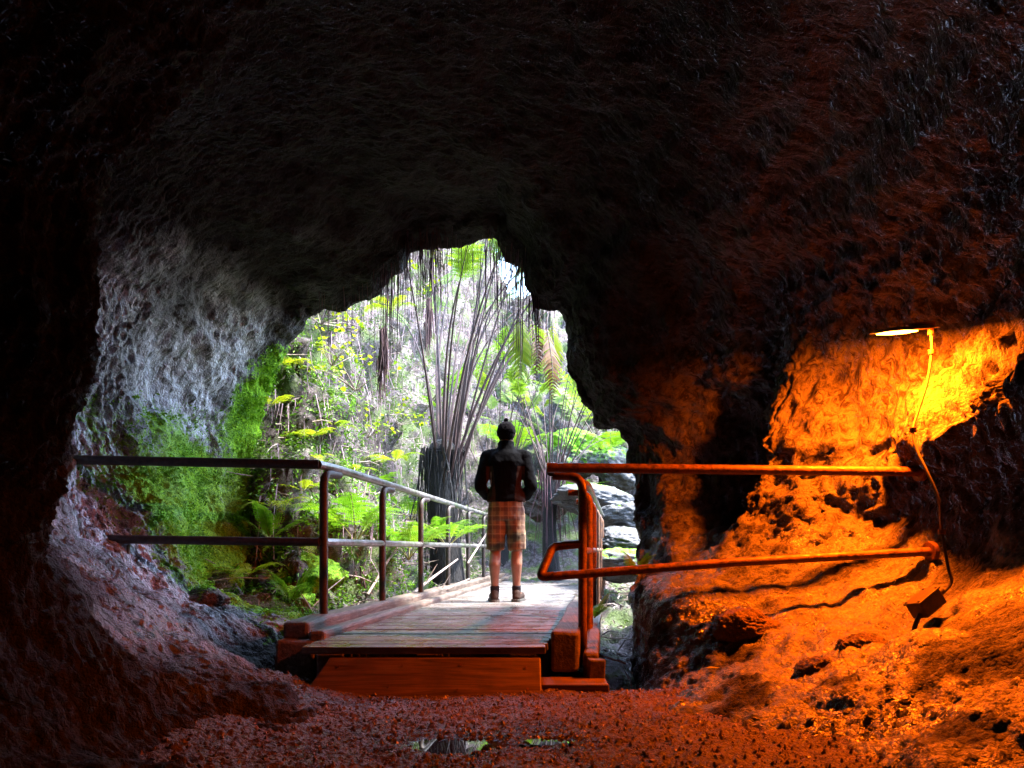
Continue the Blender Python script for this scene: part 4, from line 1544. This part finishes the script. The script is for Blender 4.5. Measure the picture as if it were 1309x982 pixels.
# local frame: x right, y away from the viewer (the way the person faces), z up; standing height 1.80 m
b = MB()
hipx = .092
feet = [(-.106, -.05), (.102, .02)]
for sgn, (fx, fy) in zip((-1, 1), feet):
    hip = (sgn * .095, .0, .90)
    knee = (sgn * .105, .012, .50)
    ank = (fx, fy - .01, .085)
    capsule(b, hip, knee, .088, .058)
    capsule(b, knee, (fx * 1.0, fy - .030, .36), .054, .058)        # calf bulges back
    capsule(b, (fx, fy - .030, .36), (fx, fy - .014, .20), .057, .040)
    capsule(b, (fx, fy - .014, .20), ank, .040, .036)
    capsule(b, ank, (fx + sgn * .02, fy + .14, .045), .042, .034)
loft(b, [((0, .0, .84), .15, .10), ((0, 0, .93), .168, .115), ((0, .0, 1.04), .148, .105), ((0, -.005, 1.18), .158, .11), ((0, -.01, 1.32), .180, .115), ((0, -.01, 1.42), .16, .10), ((0, -.01, 1.47), .08, .07)])
capsule(b, (0, -.005, 1.44), (0, .01, 1.57), .058, .054)
ball(b, (0, .025, 1.650), .078, .098, .118)
ball(b, (0, .07, 1.60), .055, .055, .06)                          # jaw
capsule(b, (0, .118, 1.665), (0, .134, 1.635), .012, .016)        # nose
capsule(b, (-.02, .116, 1.602), (.02, .116, 1.602), .010, .010)   # lips
for sgn in (-1, 1):
    ball(b, (sgn * .082, .015, 1.655), .014, .024, .034)          # ears
    ball(b, (sgn * .032, .106, 1.678), .015, .010, .011)          # eyes in their lids
    sh_, el, wrs = (sgn * .182, -.012, 1.41), (sgn * .246, -.058, 1.130), (sgn * .196, .085, 1.045)
    capsule(b, sh_, el, .050, .036)
    capsule(b, el, wrs, .036, .027)
    # palm and fingers curled inside the pocket
    pm = Vector(wrs) + Vector((-sgn * .035, .045, -.035))
    capsule(b, wrs, pm, .030, .034)
    for f_i in range(4):
        r0_ = pm + Vector((-sgn * .01, .012, .026 - .018 * f_i))
        l_ = (.036, .042, .040, .032)[f_i]
        k1 = r0_ + Vector((-sgn * l_, .016, -.010))
        k2 = k1 + Vector((-sgn * l_ * .7, -.008, -.010))
        capsule(b, r0_, k1, .0095, .0088, 10)
        capsule(b, k1, k2, .0088, .0075, 10)
    t0 = Vector(wrs) + Vector((-sgn * .012, .02, .026))
    t1 = t0 + Vector((-sgn * .03, .03, .012))
    capsule(b, t0, t1, .011, .010, 10)
    capsule(b, t1, t1 + Vector((-sgn * .028, .008, -.006)), .010, .008, 10)
body = fuse(b, 'body', M['skin'], person, .0075, 5)

j = MB()
loft(j, [((0, .0, .975), .186, .136), ((0, 0, .99), .192, .142), ((0, .0, 1.05), .172, .136), ((0, -.005, 1.15), .152, .130), ((0, -.012, 1.25), .158, .136), ((0, -.014, 1.36), .192, .134), ((0, -.012, 1.44), .172, .112), ((0, -.008, 1.485), .098, .085), ((0, .0, 1.53), .080, .080), ((0, .006, 1.575), .078, .080)])
for sgn in (-1, 1):
    sh_, el = (sgn * .182, -.012, 1.415), (sgn * .250, -.064, 1.125)
    capsule(j, sh_, el, .076, .062)
    capsule(j, el, (sgn * .196, .090, 1.045), .062, .052)
    capsule(j, (sgn * .19, .09, 1.05), (sgn * .14, .135, 1.02), .050, .045)
    capsule(j, (sgn * .09, -.01, 1.44), sh_, .062, .076)


def jmat(c):
    side = (np.abs(c[:, 0]) > .092 + .03 * np.clip((c[:, 2] - 1.05) / .3, 0, 1)) & (np.abs(c[:, 0]) < .188) & (c[:, 2] < 1.32) & (c[:, 1] < .06)
    arm = (np.abs(c[:, 0]) > .185) & (c[:, 2] < 1.22 + .25 * (.30 - np.abs(c[:, 0])))
    return side


fuse(j, 'jacket', M['jk_black'], person, .009, 6, [M['jk_black'], M['jk_brown']], jmat, .007, 10)
s_ = MB()
loft(s_, [((0, .0, .80), .176, .125), ((0, 0, .88), .182, .132), ((0, .0, .97), .172, .124), ((0, 0, 1.03), .165, .12)])
for sgn in (-1, 1):
    capsule(s_, (sgn * .088, .0, .86), (sgn * .108, .006, .505), .100, .088, 24, True)
fuse(s_, 'shorts', M['plaid'], person, .009, 4, wrinkle=.010, wscale=9)
for sgn, (fx, fy) in zip((-1, 1), feet):
    s_ = MB()
    capsule(s_, (fx, fy - .014, .085), (fx, fy - .016, .155), .044, .045, 20, True)
    fuse(s_, 'sock', M['sock'], person, .006, 2)
    s_ = MB()
    tx = fx + sgn * .03
    capsule(s_, (fx, fy - .045, .045), (fx, fy - .03, .085), .040, .043)
    capsule(s_, (fx, fy - .045, .042), (tx, fy + .14, .040), .042, .046)
    capsule(s_, (tx, fy + .14, .038), (tx + sgn * .005, fy + .18, .034), .046, .034)
    sh_o = fuse(s_, 'shoe', M['shoe'], person, .0065, 3)
    s_ = MB()
    vs = []
    for zz in (.0, .022):
        for (ax, ay, rr_) in ((fx, fy - .045, .050), (tx, fy + .15, .055)):
            for i in range(14):
                an = 2 * math.pi * i / 14
                vs.append((ax + rr_ * math.cos(an), ay + rr_ * math.sin(an) * 1.1, zz))
    bm = bmesh.new()
    for v_ in vs:
        bm.verts.new(v_)
    bmesh.ops.convex_hull(bm, input=bm.verts)
    me = bpy.data.meshes.new('sole')
    bm.to_mesh(me)
    bm.free()
    me.materials.append(M['sole'])
    so_ = bpy.data.objects.new('sole', me)
    COL.objects.link(so_)
    so_.parent = sh_o
# knit cap with a small bobble, hair below it
h_ = MB()
ball(h_, (0, .015, 1.685), .091, .110, .090)
loft(h_, [((0, .015, 1.645), .093, .111), ((0, .015, 1.685), .094, .112)])
cap = fuse(h_, 'knit_cap', M['hat'], person, .007, 4, wrinkle=.003, wscale=40)
h_ = MB()
ball(h_, (0, .0, 1.785), .023, .023, .022)
fuse(h_, 'bobble', M['hat'], cap, .005, 1, wrinkle=.003, wscale=60)
h_ = MB()
loft(h_, [((0, -.012, 1.585), .062, .062), ((0, -.008, 1.62), .080, .082), ((0, .0, 1.67), .086, .096)])
fuse(h_, 'hair', M['hat'], person, .007, 3, wrinkle=.003, wscale=50)

person.scale = (1.03, 1.03, 1.03)
# ------------------------------------------------------------------ uncountable cover: leaves, moss, litter
def scatter_leaves(name, P_, N_, size, mat, tone, flat=.6, hang=0.0, kind='stuff', aspect=.45):
    n = len(P_)
    d = rng.normal(size=(n, 3)) * np.array([1, 1, .6])
    d[:, 2] -= hang
    d -= N_ * (d * N_).sum(1, keepdims=True) * flat
    d /= np.linalg.norm(d, axis=1, keepdims=True)
    nn = N_ + rng.normal(size=(n, 3)) * .5
    s = np.cross(d, nn)
    s /= np.linalg.norm(s, axis=1, keepdims=True) + 1e-9
    up = np.cross(s, d)
    L = (size[0] + (size[1] - size[0]) * rng.random(n)**2)[:, None]
    W = L * aspect
    a = P_
    b = P_ + d * L * .5 + s * W * .5 + up * L * .10
    c = P_ + d * L - up * L * .08
    e = P_ + d * L * .5 - s * W * .5 + up * L * .10
    V = np.stack([a, b, c, e], 1).reshape(-1, 3)
    Fq = np.arange(4 * n).reshape(n, 4)
    o = mesh_np(name, V, Fq, mat, smooth=False, tone=np.repeat(tone, 4))
    tag(o, kind=kind)
    return o


def pick(Pg, Ng, w, n, jit):
    # area-weighted random points on a displaced grid
    a, b, d = Pg[:-1, :-1], Pg[:-1, 1:], Pg[1:, :-1]
    ar = np.linalg.norm(np.cross(b - a, d - a), axis=-1) * w[:-1, :-1]
    pr = (ar / ar.sum()).ravel()
    ix = rng.choice(len(pr), n, p=pr)
    i, j = np.unravel_index(ix, ar.shape)
    s, t = rng.random((n, 1)), rng.random((n, 1))
    p = a[i, j] + (b - a)[i, j] * s + (d - a)[i, j] * t
    nn = Ng[:-1, :-1][i, j]
    return p + nn * rng.random((n, 1)) * jit, nn


Tn2 = np.cross(np.gradient(T2, axis=1), np.gradient(T2, axis=0))
Tn2 /= np.linalg.norm(Tn2, axis=-1, keepdims=True)
Tn2 *= np.sign(Tn2[..., 2:3] + 1e-9)
vis = (np.abs(X1 / np.maximum(Y1, 1)) < .5) & (Y1 < 22)
clump = sstep(-.15, .35, fbm(T * 1.6 + 11, 3))
clump2 = sstep(-.05, .4, fbm(T * 4 + 23, 3))
pathmask = sstep(1.0, 1.3, np.abs(uu)) * (Y1 > 4.3)
pathmask = np.maximum(pathmask, (Y1 > 15.5))
Wl = vis * pathmask * (.12 + clump) * (.25 + clump2)
leftw = sstep(.3, -1.2, uu)
p, n_ = pick(T2, Tn2, Wl * (.07 + .93 * leftw * sstep(15, 10, Y1) + .1 * leftw), 52000, .10)
tn = np.clip(.45 + .35 * fbm(p * 1.4 + 4, 2) + rng.normal(size=len(p)) * .2, 0, 1)
scatter_leaves('undergrowth', p, n_, (.02, .075), M['leaf_cover'], tn, .3, .5)
Wn = vis * sstep(1.05, 1.25, -uu) * sstep(4.2, 5.0, Y1) * sstep(9.5, 7.0, Y1) * (.25 + clump2)
p, n_ = pick(T2, Tn2, Wn, 26000, .09)
tn = np.clip(.5 + .4 * fbm(p * 1.8 + 14, 2) + rng.normal(size=len(p)) * .2, 0, 1)
scatter_leaves('ground_cover', p, n_, (.015, .055), M['leaf_moss'], tn, .3, .6, aspect=.5)
# small pale dead leaves and broken twigs on the gully floor
Wd = vis * sstep(.75, 1.0, np.abs(uu)) * (Y1 > 3.9) * (.2 + (1 - clump)) * (.4 + sstep(.5, -.5, Z1 - 1.0))
k = NT('dead_leaf')
M['dead_leaf'] = k.set(color=k.ramp(k.attr('tone'), [(0, (.06, .035, .03)), (.5, (.22, .17, .16)), (1, (.50, .44, .45))]), rough=.45)
p, n_ = pick(T2, Tn2, Wd, 26000, .03)
scatter_leaves('leaf_litter', p, n_, (.03, .10), M['dead_leaf'], rng.random(len(p))**1.5, .85, 0, aspect=.28)
# hanging dead fibres all over the banks
m_ = MB()
p, n_ = pick(T2, Tn2, vis * pathmask * sstep(.35, .9, Z1) * (.2 + (1 - clump)), 5200, .06)
for q in range(len(p)):
    a_ = Vector(p[q]) + Vector((0, -.05, .15))
    L_ = random.uniform(.15, .75)
    b_ = a_ + Vector((random.gauss(0, .12), random.gauss(-.1, .1), -1)) * L_ * .5
    c_ = b_ + Vector((random.gauss(0, .25), random.gauss(-.05, .1), -1)) * L_ * .5
    m_.tube([a_, b_, c_], [.006, .005, .002], 3, cap=False, tone=random.random())
o = m_.build('dead_fibres', M['fibre_pale'])
tag(o, kind='stuff')
m_ = MB()
p, n_ = pick(T2, Tn2, Wd * (Y1 < 13), 1300, .10)
for q in range(len(p)):
    a_ = Vector(p[q])
    d_ = Vector((random.gauss(0, 1), random.gauss(0, 1), random.gauss(.15, .3))).normalized() * random.uniform(.12, .5)
    m_.tube([a_, a_ + d_ * .5 + Vector((0, 0, random.gauss(.01, .02))), a_ + d_], [.007, .006, .003], 4, cap=False, tone=random.random())
o = m_.build('fallen_twigs', M['twig'])
tag(o, kind='stuff')
# moss on the lower left wall and round the rim
N2 = normals(P2)
if ((c0 - P2) * N2)[:260].sum() < 0:
    N2 = -N2
Wm = np.clip(moss - .28, 0, 1) * (tk[:, None] > 5.5) * (P2[..., 2] < 3.4) * (P2[..., 0] < 1.2) * (P2[..., 0] > -4) * sstep(-.2, .3, fbm(P2 * 3.1 + 2, 3))
p, n_ = pick(P2, N2, Wm, 44000, .045)
tn = np.clip(.48 + .6 * fbm(p * 3 + 4, 3) + rng.normal(size=len(p)) * .22, 0, 1)
scatter_leaves('moss', p, n_, (.012, .042), M['leaf_moss'], tn, .2, .6, aspect=.5)

# bigger fallen branches
BRG = 'fallen branches behind the left railing'
for q, (a_, b_, r_, lab) in enumerate([
    ((at(492, 790, 6.2)), at(585, 715, 7.9), .020, 'long dark fallen branch rising to the right behind the posts'),
    ((at(470, 760, 6.4)), at(520, 690, 7.2), .014, 'leaning broken stalk crossing the second left post'),
    ((at(520, 775, 6.8)), at(600, 740, 8.0), .016, 'pale fallen branch low behind the third and fourth posts'),
    ((at(598, 720, 8.6)), at(640, 655, 9.4), .014, 'thin leaning stalk left of the hiker\'s legs'),
    ((at(380, 775, 5.8)), at(402, 715, 6.6), .012, 'small broken branch left of the first railing post'),
]):
    m_ = MB()
    mid_ = (a_ + b_) / 2 + Vector((random.uniform(-.06, .06), 0, random.uniform(-.02, .08)))
    m_.tube([Vector((0, 0, 0)), (mid_ - a_) * .5, mid_ - a_, b_ - a_], [r_, r_ * .95, r_ * .8, r_ * .45], 7)
    m_.tube([mid_ - a_, mid_ - a_ + Vector((.12, .05, .2))], [r_ * .5, r_ * .2], 5)
    o = m_.build('fallen_branch', M['twig'], smooth=True, loc=a_)
    tag(o, lab, 'branch', BRG)
# fallen yellow leaf on the cave floor
m_ = MB()
m_.add([(0, 0, .004), (.04, .02, .012), (.09, 0, .006), (.04, -.022, .010)], [(0, 1, 2, 3)], .9)
o = m_.build('fallen_leaf', M['leaf_yellow'], loc=at(900, 860, 3.62) + Vector((0, 0, .02)))
tag(o, 'small yellow fallen leaf on the cinder floor by the right bank', 'leaf')
# ------------------------------------------------------------------ light and camera
w = bpy.data.worlds.new('World')
sc.world = w
w.use_nodes = True
t = w.node_tree
bg = t.nodes['Background']
sky = t.nodes.new('ShaderNodeTexSky')
sky.sky_type = 'NISHITA'
sky.sun_disc = False
SUN_EL, SUN_AZ = math.radians(62), math.radians(SUN_DEG)     # azimuth from +Y, clockwise seen from above
sky.sun_elevation = SUN_EL
sky.sun_rotation = SUN_AZ
sky.air_density = 1.2
sky.dust_density = 1.2
t.links.new(sky.outputs[0], bg.inputs['Color'])
bg.inputs['Strength'].default_value = SKY_S
sd = bpy.data.lights.new('sun', 'SUN')
sd.energy = SUN_S
sd.angle = math.radians(SUN_A)
sd.color = (1, .95, .88)
so = bpy.data.objects.new('sun', sd)
d = Vector((math.sin(SUN_AZ) * math.cos(SUN_EL), math.cos(SUN_AZ) * math.cos(SUN_EL), math.sin(SUN_EL)))
so.rotation_euler = d.to_track_quat('Z', 'Y').to_euler()
so.location = (0, 10, 20)
COL.objects.link(so)

cd = bpy.data.cameras.new('camera')
cd.sensor_width = 36
cd.lens = F / 1309 * 36
cd.shift_y = (HY - 491) / 1309
cd.clip_start = .05
cd.clip_end = 500
co = bpy.data.objects.new('camera', cd)
co.location = (0, 0, CZ)
co.rotation_euler = (math.radians(90), 0, 0)
COL.objects.link(co)
sc.camera = co

vs_ = sc.view_settings
vs_.view_transform = 'Standard'
vs_.look = 'None'
vs_.gamma = 1
vs_.use_curve_mapping = False
vs_.exposure = EXPO
sc.render.engine = 'CYCLES'
c = sc.cycles
c.use_denoising = True
try:
    c.denoiser = 'OPENIMAGEDENOISE'
except Exception:
    pass
c.max_bounces = 7
c.diffuse_bounces = 5
c.glossy_bounces = 3
c.transmission_bounces = 4
c.transparent_max_bounces = 4
c.caustics_reflective = False
c.caustics_refractive = False
c.sample_clamp_indirect = 6
